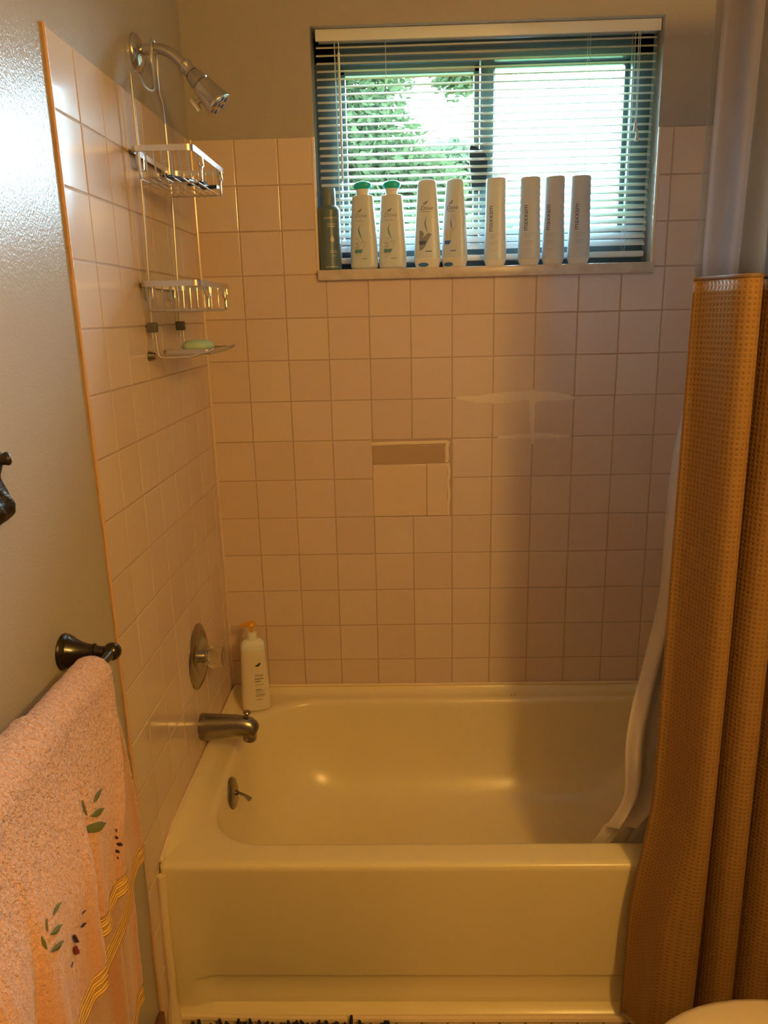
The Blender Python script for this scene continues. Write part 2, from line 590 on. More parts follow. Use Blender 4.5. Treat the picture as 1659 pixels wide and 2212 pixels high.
# rounded tile nosing down the window jambs
mb = MB()
for xx_, sgn in ((WX0, -1), (WX1, 1)):
    mb.tube([(xx_ + sgn * 0.004, 0.0045, WZ0), (xx_ + sgn * 0.004, 0.0045, TT)], 0.0055, 12)
struct('jamb_nosing', mb, M['tile_plain'], wall_back)

# filled-in soap dish: two larger tiles, a brown strip and a caulk surround
mb = MB()
mb.box(0.4372, 0.5858, -0.0022, 0.004, 0.9265, 1.0735, 0.0015)
mb.box(0.5872, 0.6438, -0.0018, 0.004, 0.9262, 1.0745, 0.0015)
struct('patch_tiles', mb, M['tile_plain'], wall_back, auto=20)
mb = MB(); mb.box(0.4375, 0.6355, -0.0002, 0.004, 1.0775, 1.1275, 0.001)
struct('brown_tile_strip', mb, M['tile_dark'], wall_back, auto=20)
mb = MB()
mb.tube(cat_rom([(0.436, 0.000, 1.132), (0.50, 0.0002, 1.1335), (0.57, 0.0, 1.1335), (0.645, 0.0, 1.1345)], 5), 0.0052, 8, sx=1, sy=0.55)
mb.tube(cat_rom([(0.6465, 0.0, 1.137), (0.6425, 0.0, 1.12), (0.6435, 0.0, 1.095), (0.642, 0, 1.078)], 5), 0.0056, 8, sx=0.5, sy=1)
mb.tube(cat_rom([(0.6455, 0.0, 1.076), (0.6485, 0.0003, 1.05), (0.646, 0.0005, 1.02), (0.6492, 0.0, 0.985), (0.646, 0.0005, 0.955), (0.6475, 0.0, 0.926)], 5), 0.0042, 8, sx=0.5, sy=1)
struct('patch_caulk', mb, M['caulk'], wall_back)
mb = MB(); mb.box(0.4345, 0.652, 0.0008, 0.006, 0.922, 1.137)
struct('patch_grout', mb, M['grout'], wall_back, smooth=False)

# old caulk smeared over two joints
def smear(pts, hw, th=0.0006, n=26):
    m_ = MB()
    path = cat_rom(pts, 8)
    def fn(u, v):
        k = u * (len(path) - 1)
        a = path[int(k)]
        ww = hw(u) * (1 + 0.35 * noise.noise(Vector((u * 9, v * 2, 3))))
        d = (path[min(int(k) + 1, len(path) - 1)] - path[max(int(k) - 1, 0)]).normalized()
        nrm = Vector((-d.z, 0, d.x))
        t = (v - 0.5) * 2
        h = th * (1 - t * t) * (0.75 + 0.5 * noise.noise(Vector((u * 30, v * 4, 0)))) - 0.0001
        p = a + nrm * ww * t
        return (p.x, -max(h, -0.0001), p.z)
    m_.grid(fn, len(path) - 1, 8)
    return m_
sm1 = smear([(0.668, 0, 1.254), (0.73, 0, 1.2485), (0.80, 0, 1.252), (0.88, 0, 1.2555), (0.95, 0, 1.2505), (0.987, 0, 1.2475)], lambda u: 0.003 + 0.0125 * math.sin(math.pi * min(1, u * 1.02)) ** 0.8)
sm2 = smear([(0.782, 0, 1.1445), (0.85, 0, 1.1475), (0.90, 0, 1.147), (0.98, 0, 1.144)], lambda u: 0.002 + 0.0058 * math.sin(math.pi * u) ** 0.7)
sm3 = smear([(0.872, 0, 1.25), (0.8735, 0, 1.20), (0.875, 0, 1.15), (0.878, 0, 1.125)], lambda u: 0.0095 - 0.005 * u)
mm = MB()
for q in (sm1, sm2, sm3):
    mm.add(q.v, q.f)
struct('caulk_smear', mm, M['smear'], wall_back)

# left wall tiles
FE = 0.803
DL = 0.8123
ul = [FE] + [DL - k * PT for k in range(1, 8)] + [0.0]
fml = lambda u, v, h: (h, -u, v)
mb = MB()
for i in range(8):
    a, b_ = ul[i], ul[i + 1]
    for j in range(17):
        v1, v0 = zl[j] - 0.0066, max(zl[j + 1] - 0.0066, 0.0)
        if j == 0: v1 = TT - 0.002
        if a <= 0.745 and v1 < 0.3: continue
        tile(mb, fml, b_, a, v0, v1)
struct('wall_tiles', mb, M['tile'], wall_left, smooth=False)
mb = MB(); mb.box(-0.0055, -0.0012, -FE + 0.002, 0.0015, 0.0, TT - 0.003)
struct('grout', mb, M['grout'], wall_left, smooth=False)
M['edge'] = pmat('lamp_tinted_tile_edge', (0.66, 0.42, 0.25), 0.45)  # orange of the warm lamp light is put into this colour
bump(M['edge'], 60, 0.8, 0.004)
mb = MB()
rings = []
for k in range(120):
    z = TT * k / 119
    n1 = 0.0012 * noise.noise(Vector((z * 22, 0, 0)))
    n2 = 0.0010 * noise.noise(Vector((z * 31, 5, 0)))
    # the free edge wanders a little below the rim of the tub
    dy = -0.006 * sm(0.75, 0.2, z) + 0.014 * math.exp(-((z - 0.38) / 0.09) ** 2)
    rings.append([(-0.0055, -FE + dy + 0.003, z), (-0.0055, -FE + dy - 0.0005 + n1, z), (-0.0035, -FE + dy - 0.0018 + n1, z), (-0.0015, -FE + dy - 0.0022 + n2, z), (0.0004, -FE + dy + 0.0005, z), (0.0002, -FE + dy + 0.004, z)])
mb.loft(rings)
struct('tile_edge', mb, M['edge'], wall_left)
# caulk down the corner of the two tiled walls
mb = MB(); mb.tube([(0.0015, -0.0015, 0.38), (0.0015, -0.0015, TT)], 0.0042, 8)
struct('corner_caulk', mb, M['tile_plain'], wall_left)

# end wall tiles behind the curtain
fmr = lambda u, v, h: (XR - 0.0002 - h - 0.004, -u, v)
mb = MB()
for i in range(7):
    for j in range(17):
        v1, v0 = zl[j], max(zl[j + 1], 0.0)
        if v1 < 0.3: continue
        tile(mb, fmr, i * PT, (i + 1) * PT, v0, v1)
struct('wall_tiles', mb, M['tile'], wall_right, smooth=False)
mb = MB(); mb.box(XR - 0.003, XR, -7 * PT, 0, 0.0, TT)
struct('grout', mb, M['grout'], wall_right, smooth=False)

# wooden baseboard on the left wall, up to the tiles
mb = MB(); mb.box(-0.0055, 0.007, YB, -FE - 0.008, 0.0, 0.085, 0.003)
struct('baseboard_left', mb, M['wood'])

# ------------------------------------------------------------------ window
win = bpy.data.objects.new('window_1', None); COL.objects.link(win)
win.location = (0.74, 0.1, WZ0); win['_b'] = (0.74, 0.1, WZ0); win['kind'] = 'structure'
mb = MB(); mb.box(0.3095, 1.1725, -0.018, 0.1, 1.5655, WZ0, 0.0035)
build('window_sill', mb, M['sill'], win)
mb = MB()
for (x0, x1, z0, z1, y0, y1) in ((WX0, 0.372, WZ0, WZ1, .088, .145), (1.118, WX1, WZ0, WZ1, .088, .145), (WX0, WX1, WZ0, 1.665, .086, .145), (WX0, WX1, 2.094, WZ1, .088, .145), (0.737, 0.770, WZ0, WZ1, .092, .14)):
    mb.box(x0, x1, y0, y1, z0, z1, 0.002)
build('window_frame', mb, M['alu_dark'], win)
mb = MB()
for (x0, x1, z0, z1) in ((0.376, 0.3885, 1.66, 2.09), (0.7195, 0.7335, 1.66, 2.09), (0.376, 0.7335, 2.071, 2.096), (0.376, 0.7335, 1.66, 1.680)):
    mb.box(x0, x1, .100, .122, z0, z1, 0.002)
sash = build('sliding_sash', mb, M['alu_dark'], win)
mb = MB(); mb.box(0.384, 0.724, .109, .113, 1.675, 2.076)
build('pane', mb, M['pane'], sash, smooth=False)
mb = MB()
for (x0, x1, z0, z1) in ((0.770, 0.7755, 1.66, 2.095), (1.1075, 1.119, 1.66, 2.095), (0.77, 1.119, 2.084, 2.097), (0.77, 1.119, 1.66, 1.684)):
    mb.box(x0, x1, .118, .136, z0, z1, 0.002)
s2 = build('fixed_sash', mb, M['alu_dark'], win)
mb = MB(); mb.box(0.773, 1.112, .125, .129, 1.68, 2.088)
build('pane', mb, M['pane'], s2, smooth=False)
mb = MB()
prof = [(0.716, 1.79), (0.742, 1.79), (0.752, 1.82), (0.752, 1.87), (0.735, 1.885), (0.722, 1.893), (0.709, 1.893), (0.708, 1.86), (0.712, 1.82)]
pr_ = cat_rom([(a, 0, b) for a, b in prof], 3, True)
mb.loft([[(p.x, y, p.z) for p in pr_] for y in (0.086, 0.082, 0.1)])
build('window_latch', mb, M['black'], win)

# ------------------------------------------------------------------ tub
tub = empty('bathtub', (0.76, -0.37, 0.0), 'cream white enamel bathtub set between the tiled walls', 'bathtub')
def rrect(x0, x1, y0, y1, rs, z, n=12):
    """counter-clockwise rounded rectangle, corner radii rs = (front-left, front-right, back-right, back-left)"""
    pts = []
    cs = [((x0, y0), rs[0], math.pi, 1.5 * math.pi, (1, 1)), ((x1, y0), rs[1], 1.5 * math.pi, 2 * math.pi, (-1, 1)), ((x1, y1), rs[2], 0, 0.5 * math.pi, (-1, -1)), ((x0, y1), rs[3], 0.5 * math.pi, math.pi, (1, -1))]
    for (c, r_, a0, a1, d) in cs:
        cx, cyy = c[0] + d[0] * r_, c[1] + d[1] * r_
        for k in range(n + 1):
            t = a0 + (a1 - a0) * k / n
            pts.append((cx + r_ * math.cos(t), cyy + r_ * math.sin(t), z))
    # straight runs get extra points
    out = []
    m_ = len(pts)
    for i, p in enumerate(pts):
        out.append(p)
        q = pts[(i + 1) % m_]
        if (i + 1) % (n + 1) == 0:
            for k in range(1, 14):
                t = k / 14
                out.append(tuple(lerp(p[c_], q[c_], t) for c_ in range(3)))
    return out

TX0, TX1, TY0, TY1, TZ = 0.0015, 1.5255, -0.745, -0.0015, 0.385
def lift(ring, amt):
    return [(x_, y_, z_ + amt * sm(-0.70, -0.66, y_)) for (x_, y_, z_) in ring]
rings = []
cr4 = (0.012,) * 4
rings.append(rrect(TX0, TX1, TY0 + 0.004, TY1, cr4, 0.33))
rings.append(rrect(TX0, TX1, TY0, TY1, cr4, TZ - 0.016))
rings.append(lift(rrect(TX0, TX1, TY0 + 0.0006, TY1, cr4, TZ - 0.0075), 0.029))
rings.append(lift(rrect(TX0 + .001, TX1 - .001, TY0 + 0.0032, TY1 - .001, cr4, TZ - 0.0028), 0.027))
rings.append(lift(rrect(TX0 + .004, TX1 - .004, TY0 + 0.0085, TY1 - .003, cr4, TZ - 0.0004), 0.020))
rings.append(lift(rrect(TX0 + .011, TX1 - .011, TY0 + 0.017, TY1 - .009, cr4, TZ), 0.010))
rings.append(lift(rrect(TX0 + .022, TX1 - .022, TY0 + 0.032, TY1 - .018, (.03,) * 4, TZ), 0.002))
rings.append(rrect(TX0 + .035, TX1 - .035, TY0 + 0.042, TY1 - .028, (.05, .05, .07, .07), TZ))
IX0, IX1, IY0, IY1 = 0.070, 1.45, -0.678, -0.052
rad = (0.135, 0.16, 0.2, 0.2)
def inner(ins, z, dr=0.0, extra_r=0.0):
    return rrect(IX0 + ins, IX1 - ins - extra_r, IY0 + ins, IY1 - ins, tuple(min(max(0.05, q - dr), (IY1 - IY0) / 2 - ins - 0.004) for q in rad), z)
for ins, z in ((-.010, TZ), (-.004, TZ - .0006), (.001, TZ - .003), (.0055, TZ - .0085), (.0085, TZ - .018), (.012, TZ - .05), (.019, TZ - .10), (.031, TZ - .16), (.050, TZ - .21), (.078, TZ - .25), (.115, TZ - .28), (.160, TZ - .298), (.205, TZ - .306)):
    rings.append(inner(ins, z, 0, max(0, (TZ - z)) * 0.55))
rings.append(rrect(0.40, 0.9, -0.40, -0.34, (.02,) * 4, TZ - .318))
mb = MB(); mb.loft(rings, False, True)
shell = build('tub_shell', mb, M['tub'], tub, auto=60)
# apron, recessed panel with a stepped foot
def apron(u, v):
    x_ = TX0 + (TX1 - TX0) * u
    z = v
    side = sm(0.03, 0.10, x_) * (1 - sm(1.43, 1.50, x_))
    y_ = TY0
    d = 0.012 * (0.369 - z) / 0.27 if z > 0.099 else 0.012
    foot = 0.009 * sm(0.096, 0.082, z)
    lip = -0.006 * sm(0.044, 0.036, z) - 0.021 * sm(0.020, 0.010, z)
    y_ += (d + foot + lip) * side
    y_ -= 0.006 * sm(0.03, 0.0, z) * (1 - side)
    y_ -= 0.004 * sm(0.02, 0.0, z)
    return (x_, y_, z)
zs = [0.0, .006, .012, .02, .024, .027, .03, .034, .04, .06, .08, .085, .088, .091, .094, .098, .11, .14, .18, .22, .26, .30, .32, .34, .355, TZ - 0.0165]
xs = [0, .002, .006, .012, .02, .03, .035, .045, .05, .055, .06, .07, .08, .09, .1] + [0.14 + 0.06 * k for k in range(22)] + [1.44, 1.45, 1.46, 1.47, 1.48, 1.49, 1.505, TX1 - TX0]
vs_, fs_ = [], []
for z in zs:
    for x_ in xs:
        px_, py_, pz_ = apron(x_ / (TX1 - TX0), z)
        if x_ < 0.012:   # rounded end against the wall
            py_ += 0.012 - math.sqrt(max(0, 0.012 ** 2 - (0.012 - x_) ** 2))
        vs_.append((px_, py_, pz_))
nxs = len(xs)
for j in range(len(zs) - 1):
    for i in range(nxs - 1):
        fs_.append((j * nxs + i, j * nxs + i + 1, (j + 1) * nxs + i + 1, (j + 1) * nxs + i))
mb = MB(); mb.add(vs_, fs_)
build('apron', mb, M['tub'], tub, auto=60)
# caulk lines: floor, back wall, left wall
mb = MB()
mb.tube(cat_rom([(0.02, -0.752, 0.004), (0.3, -0.757, 0.003), (0.8, -0.7565, 0.004), (1.5, -0.757, 0.003)], 10), 0.008, 8)
pts = [(0.006, -0.765, 0.0), (0.007, -0.757, 0.1), (0.006, -0.752, 0.25), (0.008, -0.748, 0.365)]
mb.tube(cat_rom(pts, 6), [0.009 + 0.008 * max(0, 1 - k / 4) for k in range(19)], 10)
mb.tube([(0.004, -0.735, TZ + 0.004), (0.004, -0.69, TZ + 0.012), (0.0035, -0.64, TZ + 0.022), (0.0055, -0.05, TZ + 0.022), (0.008, -0.008, TZ + 0.022), (0.05, -0.0055, TZ + 0.022), (1.5, -0.0055, TZ + 0.022)], 0.0045, 8)
build('caulk_bead', mb, M['caulk'], tub)
mb = MB()
mb.box(0.828, 0.8305, -0.0402, -0.0375, TZ + 0.0012, TZ + 0.0021)
mb.box(0.8375, 0.8405, -0.0400, -0.0370, TZ + 0.0012, TZ + 0.0021)
build('enamel_chip', mb, M['ink_dark'], tub)
# overflow plate on the drain end
mb = MB()
oc = Vector((0.0845, -0.425, 0.333))
ax = Vector((1, 0.0, 0.10)).normalized()
mb.lathe([(0.0, 0.0095), (0.012, 0.0092), (0.028, 0.0075), (0.0365, 0.004), (0.0388, 0.001), (0.039, -0.004)], oc, ax, 40)
ov = build('overflow_plate', mb, M['chrome_dull'], tub)
mb = MB()
mb.lathe([(0.0068, 0.006), (0.0068, 0.013), (0.004, 0.016)], oc, ax, 16)
mb.tube([oc + ax * 0.011 + Vector((0, 0.002, 0)), oc + Vector((0.030, -0.004, -0.004)), oc + Vector((0.043, -0.010, -0.010)), oc + Vector((0.046, -0.0115, -0.0112))], [0.0035, 0.0045, 0.0068, 0.006], 12, sx=0.7, sy=1.1)
build('drain_lever', mb, M['chrome_dull'], ov)

# ------------------------------------------------------------------ valve, spout
vc = Vector((0.0, -0.3278, 0.658))
valve = empty('shower_valve', vc, 'round chrome shower valve plate with clear acrylic knob on left tiled wall', 'shower valve')
mb = MB()
mb.lathe([(0.0, 0.009), (0.025, 0.0088), (0.050, 0.0080), (0.058, 0.0095), (0.066, 0.0085), (0.077, 0.0045), (0.0825, 0.0018), (0.083, 0.0)], vc, (1, 0, 0), 64)
build('escutcheon_plate', mb, M['plate'], valve)
mb = MB(); mb.lathe([(0.017, 0.006), (0.017, 0.020), (0.0155, 0.0215), (0.0125, 0.022), (0.0125, 0.030)], vc, (1, 0, 0), 32)
build('valve_stem', mb, M['chrome'], valve)
mb = MB()
rings = []
for (r_, h, fl) in ((0.016, 0.026, 0), (0.0225, 0.028, .2), (0.0255, 0.033, 1), (0.0245, 0.045, 1), (0.0265, 0.056, 1), (0.0245, 0.0605, .6), (0.017, 0.063, .2), (0.010, 0.0625, 0)):
    rings.append([(0.026 + (h - 0.026) * 1.1, vc.y + math.cos(t) * r_ * 1.12 * (1 - 0.07 * fl * (0.5 + 0.5 * math.cos(8 * t))), vc.z + math.sin(t) * r_ * 1.12 * (1 - 0.07 * fl * (0.5 + 0.5 * math.cos(8 * t)))) for t in [2 * math.pi * k / 64 for k in range(64)]])
mb.loft(rings)
build('valve_knob', mb, M['acrylic'], valve)

sp = Vector((0.0, -0.357, 0.478))
spout = empty('tub_spout', sp, 'chrome tub spout with diverter knob above the tub rim on left wall', 'tub spout')
mb = MB()
def ell(x_, yc, zc, ry, rz_, n=32, tilt=0.0):
    return [(x_ + tilt * math.sin(t) * rz_, yc + math.cos(t) * ry, zc + math.sin(t) * rz_) for t in [2 * math.pi * k / n for k in range(n)]]
rings = [ell(0.0, sp.y, sp.z, .030, .034), ell(0.006, sp.y, sp.z, .031, .0352), ell(0.02, sp.y, sp.z, .0305, .034), ell(0.05, sp.y, sp.z + .001, .028, .0315), ell(0.09, sp.y, sp.z + .003, .0245, .0275),
         ell(0.112, sp.y, sp.z + .001, .0235, .0275), ell(0.125, sp.y, sp.z - .004, .0225, .0275, tilt=.15), ell(0.1345, sp.y, sp.z - .010, .0205, .0225, tilt=.32), ell(0.1395, sp.y, sp.z - .014, .0175, .0175, tilt=.42), ell(0.1415, sp.y, sp.z - .0155, .012, .012, tilt=.45)]
mb.loft(rings)
mb.lathe([(0.0165, 0), (0.0175, 0.004), (0.0175, 0.014), (0.0165, 0.016)], (0.121, sp.y, sp.z - 0.037), (0.08, 0, 1), 24)
build('spout_body', mb, M['chrome_dull'], spout)
mb = MB(); mb.lathe([(0.0055, 0), (0.0045, 0.006), (0.0045, 0.011), (0.0065, 0.013), (0.0092, 0.0155), (0.0098, 0.018), (0.008, 0.0205), (0.003, 0.0215)], (0.117, sp.y, sp.z + 0.022), (0.12, 0, 1), 20)
build('diverter_knob', mb, M['chrome_dull'], spout)

# ------------------------------------------------------------------ shower head
sh0 = Vector((0.0, -0.357, 2.000))
shower = empty('shower_fixture', sh0, 'chrome shower head on bent arm above the tiles on left wall', 'shower head')
mb = MB(); mb.lathe([(0.036, -0.0055), (0.0362, -0.004), (0.034, 0.001), (0.027, 0.006), (0.017, 0.009), (0.0125, 0.0105)], sh0, (1, 0, 0), 40)
build('wall_flange', mb, M['chrome'], shower)
arm = cat_rom([(-0.005, -0.357, 2.004), (0.02, -0.357, 2.006), (0.042, -0.357, 2.006), (0.062, -0.357, 2.0), (0.079, -0.357, 1.987), (0.094, -0.357, 1.972)], 8)
mb = MB(); mb.tube(arm, 0.0105, 16)
build('shower_arm', mb, M['chrome'], shower)
hd = Vector((0.66, -0.03, -0.75)).normalized()
h0 = Vector((0.090, -0.357, 1.977))
mb = MB()
mb.lathe([(0.01311, 0.00000), (0.01539, 0.00234), (0.01539, 0.00702), (0.01368, 0.01053), (0.01345, 0.02106), (0.01459, 0.02340)], h0, hd, 28)
mb.lathe([(0.01459, 0.02457), (0.01573, 0.02691), (0.01881, 0.03978), (0.01995, 0.04797), (0.01767, 0.04972)], h0, hd, 28)
build('swivel_nut', mb, M['chrome'], shower)
mb = MB()
mb.lathe([(0.01881, 0.05031), (0.02143, 0.05206), (0.02280, 0.06435), (0.02531, 0.08424), (0.02827, 0.09828), (0.02907, 0.10120), (0.02827, 0.10354), (0.02679, 0.10413)], h0, hd, 40)
build('spray_body', mb, M['chrome'], shower)
mb = MB()
u_ = hd.orthogonal().normalized(); v_ = hd.cross(u_)
fc = h0 + hd * 0.1037
for k in range(6):
    t = math.pi * 2 * k / 6 + 0.3
    c_ = fc + (u_ * math.cos(t) + v_ * math.sin(t)) * 0.0180
    mb.lathe([(0.0052, 0.0), (0.0048, 0.0016), (0.003, 0.002)], c_, hd, 12)
mb.lathe([(0.004, 0.0), (0.004, 0.0016), (0.002, 0.002)], fc, hd, 12)
build('spray_nozzles', mb, M['black_rubber'], shower)
mb = MB()
side = (hd.cross(Vector((0, 1, 0)))).normalized()
if side.x > 0: side = -side
lp = h0 + hd * 0.070
mb.tube([lp + side * 0.020, lp + side * 0.034], 0.0055, 14)
mb.tube([lp + side * 0.035 - hd * 0.014 + Vector((0, -.003, 0)), lp + side * 0.037 + hd * 0.014 + Vector((0, -.003, 0))], 0.0055, 10, sx=1, sy=0.5)
build('spray_lever', mb, M['chrome'], shower)

# ------------------------------------------------------------------ caddy
cad = empty('shower_caddy', (0.02, -0.38, 1.41), 'silver wire shower caddy with two baskets hanging from the shower arm', 'shower caddy')
WR = 0.0026
yf, yb = -0.4805, -0.278           # the two uprights
XW = 0.020
mb = MB()
ar = 0.0105 + WR
hook = [(XW - .007, yf, 1.44), (XW, yf, 1.70), (XW, yf, 1.905), (XW, yf + .003, 1.928), (XW + .004, yf + .018, 1.938), (XW + .008, yf + .055, 1.920), (XW + .012, -0.388, 1.9235), (XW + .012, -0.376, 1.945), (XW + .012, -0.3735, 1.985),
        (XW + .012, -0.371, 2.0135), (XW + .012, -0.357, 2.0225), (XW + .012, -0.343, 2.0135), (XW + .012, -0.341, 1.985), (XW + .010, -0.339, 1.955), (XW + .006, -0.325, 1.935), (XW + .003, -0.299, 1.921), (XW, yb - .004, 1.893), (XW, yb, 1.862), (XW, yb, 1.70), (XW - .007, yb, 1.44)]
mb.tube(cat_rom(hook, 6), WR, 10)
build('hanger_wire', mb, M['satin'], cad)

def basket(zt, x0, x1, y0, y1, depth, bot_in):
    """flat-bar rim, U-shaped wires, a Y-shaped wire on the free side"""
    r_ = rrect(x0, x1, y0, y1, (0.014,) * 4, zt, 5)
    ring_o, band = [], MB()
    cxm, cym = (x0 + x1) / 2, (y0 + y1) / 2
    sec = []
    for (dx, dz) in ((0, -0.0055), (0, 0.0055), (-0.0025, 0.0055), (-0.0025, -0.0055)):
        sec.append(rrect(x0 - dx, x1 + dx, y0 - dx, y1 + dx, (0.014 - dx,) * 4, zt + dz, 5))
    sec.append(sec[0])
    band.loft(sec, False, False)
    rim = build('basket_rim', band, M['satin'], cad, auto=30)
    wb = MB()
    n_w = 7
    zb = zt - depth
    for k in range(n_w):
        x_ = lerp(x0 + 0.012, x1 - 0.012, k / (n_w - 1))
        wb.tube(round_path([(x_, y0 + .002, zt), (x_ + .0015, y0 + .008, zb), (x_ + .0015, y1 - .010, zb), (x_, y1 - .002, zt)], 0.006, 4), 0.0016, 7)
    for yy in (y0 + 0.05, y1 - 0.05):
        wb.tube([(x0 + .004, yy, zb - .0025), (x1 - .004, yy, zb - .0025)], 0.0016, 7)
    for yy, s in ((y0 + .055, 1), (y1 - .055, -1)):
        wb.tube(round_path([(x1 - .0015, yy - .022, zt), (x1, yy - .022, zt - .022), (x1, yy - .006, zt - .026), (x1, yy - .004, zb), (x1, yy + .004, zb), (x1, yy + .006, zt - .026), (x1, yy + .022, zt - .022), (x1 - .0015, yy + .022, zt)], 0.006, 4), 0.0018, 7)
        wb.tube(round_path([(x0 + .0015, yy - .022, zt), (x0, yy - .022, zt - .026), (x0, yy + .022, zt - .026), (x0 + .0015, yy + .022, zt)], 0.006, 4), 0.0018, 7)
    build('basket_wires', wb, M['satin'], rim)
    return rim
basket(1.7965, 0.0075, 0.1290, -0.493, -0.216, 0.053, 0.01)
basket(1.5470, 0.0060, 0.1270, -0.511, -0.240, 0.050, 0.01)
# black clips on the uprights
for yy in (yf, yb):
    mb = MB(); mb.box(XW - 0.0145, XW + 0.0045, yy - 0.009, yy + 0.009, 1.453, 1.473, 0.002)
    build('rubber_clip', mb, M['black_rubber'], cad)
# soap tray at the foot
for yy in (yf, yb):
    mb = MB()
    mb.tube(round_path([(XW - .001, yy, 1.462), (XW + .002, yy, 1.402), (0.092, yy, 1.4015), (0.112, yy, 1.410), (0.126, yy, 1.411), (0.138, yy, 1.4175)], 0.010, 5), 0.0028, 10)
    build('tray_arm', mb, M['satin'], cad)
mb = MB()
sec = []
for (dx, dz) in ((0, -0.004), (0, 0.004), (-0.0022, 0.004), (-0.0022, -0.004)):
    sec.append(rrect(0.028 - dx, 0.128 + dx, yf + 0.004 - dx, yb - 0.004 + dx, (0.012 - dx,) * 4, 1.4125 + dz, 5))
sec.append(sec[0])
mb.loft(sec, False, False)
tray = build('tray_rim', mb, M['satin'], cad, auto=30)
mb = MB()
for k in range(8):
    yy = lerp(yf + 0.018, yb - 0.018, k / 7)
    mb.tube(round_path([(0.029, yy, 1.4125), (0.031, yy, 1.4065), (0.125, yy, 1.4065), (0.127, yy, 1.4125)], 0.004, 3), 0.0015, 7)
build('tray_wires', mb, M['satin'], tray)
for yy in (yf,):
    mb = MB(); mb.tube([(0.001, yy + .004, 1.405), (0.014, yy + .004, 1.405)], [0.010, 0.007], 16)
    build('wall_bumper', mb, M['chrome_dull'], cad)

# soap
mb = MB()
rings = []
for k in range(13):
    t = -math.pi / 2 + math.pi * k / 12
    z = 1.4185 + (0.0098 if t < 0 else 0.016) * math.sin(t)
    s = math.cos(t) ** 0.6 if math.cos(t) > 1e-3 else 0.05
    rings.append([(0.080 + 0.033 * s * math.copysign(abs(math.cos(a)) ** 0.8, math.cos(a)), -0.385 + 0.042 * s * math.copysign(abs(math.sin(a)) ** 0.8, math.sin(a)), z) for a in [2 * math.pi * q / 32 for q in range(32)]])
mb.loft(rings)
tag(build('soap_bar', mb, M['soap'], loc=(0.080, -0.385, 1.4087), auto=80), 'oval green soap bar in the wire tray at the caddy foot', 'soap')

# two dark grooming tools in the upper basket
def tool(y0, x0, ang, label):
    root = empty('razor', (x0, y0, 1.7465), label, 'razor', None)
    c_, s_ = math.cos(ang), math.sin(ang)
    tf = lambda a, b, z: (x0 + a * c_ - b * s_, y0 + a * s_ + b * c_, 1.7465 + z)
    m_ = MB()
    pth = cat_rom([tf(0, 0, .006), tf(0.03, 0.002, .007), tf(0.07, 0.001, .006), tf(0.10, 0, .006)], 5)
    m_.tube(pth, [0.0045 + 0.0025 * math.sin(math.pi * k / 15) for k in range(16)], 10, sx=0.7, sy=1.2)
    build('razor_handle', m_, M['black'], root)
    m_ = MB()
    m_.loft([[tf(0.10 + a, b, z) for a, z in ((-0.003, 0.002), (0.011, 0.003), (0.012, 0.008), (-0.001, 0.0095))] for b in (-0.020, 0.020)])
    build('razor_head', m_, M['black'], root)
tool(-0.455, 0.060, math.radians(68), 'black razor in upper caddy basket lying nearer the wall')
tool(-0.405, 0.090, math.radians(78), 'black razor with bluish sheen in upper caddy basket by the open rim')

# ------------------------------------------------------------------ bottles
def sup(a, b, n_, z, cnt=40, cx=0.0, cyy=0.0):
    out = []
    for k in range(cnt):
        t = 2 * math.pi * k / cnt
        c_, s_ = math.cos(t), math.sin(t)
        out.append((cx + a * math.copysign(abs(c_) ** (2 / n_), c_), cyy + b * math.copysign(abs(s_) ** (2 / n_), s_), z))
    return out


def prof_at(prof, z):
    for (z0, a0, b0, n0), (z1, a1, b1, n1) in zip(prof, prof[1:]):
        if z0 <= z <= z1:
            t = (z - z0) / (z1 - z0) if z1 > z0 else 0
            return lerp(a0, a1, t), lerp(b0, b1, t), lerp(n0, n1, t)
    return prof[-1][1:]


def front(prof, u, z, off=0.0004):
    a, b, n_ = prof_at(prof, z)
    q = min(0.995, abs(u) / a)
    return (u, -b * (1 - q ** n_) ** (1 / n_) - off, z)


def smooth_prof(pts, per=4):
    cr_ = cat_rom([(p[1], p[2], p[0]) for p in pts], per)
    out = []
    for i, c_ in enumerate(cr_):
        k = min(len(pts) - 2, i // per)
        t = (i - k * per) / per
        out.append((c_.z, max(c_.x, 1e-4), max(c_.y, 1e-4), lerp(pts[k][3], pts[k + 1][3], t)))
    return out


def body(prof):
    m_ = MB()
    m_.loft([sup(a, b, n_, z) for z, a, b, n_ in prof])
    return m_


def shape2d(mb_, poly, prof, off=0.0004, sub=4):
    """filled outline [(u,z)..] laid on the front of a bottle"""
    bm = bmesh.new()
    vs = [bm.verts.new((u, z, 0)) for u, z in poly]
    f = bm.faces.new(vs)
    bmesh.ops.triangulate(bm, faces=[f])
    for _ in range(sub):
        es = [e_ for e_ in bm.edges if e_.calc_length() > 0.004]
        if not es: break
        bmesh.ops.subdivide_edges(bm, edges=es, cuts=1)
        bmesh.ops.triangulate(bm, faces=bm.faces[:])
    bm.verts.index_update()
    mb_.add([front(prof, v.co.x, v.co.y, off) for v in bm.verts], [[v.index for v in f.verts] for f in bm.faces])
    bm.free()


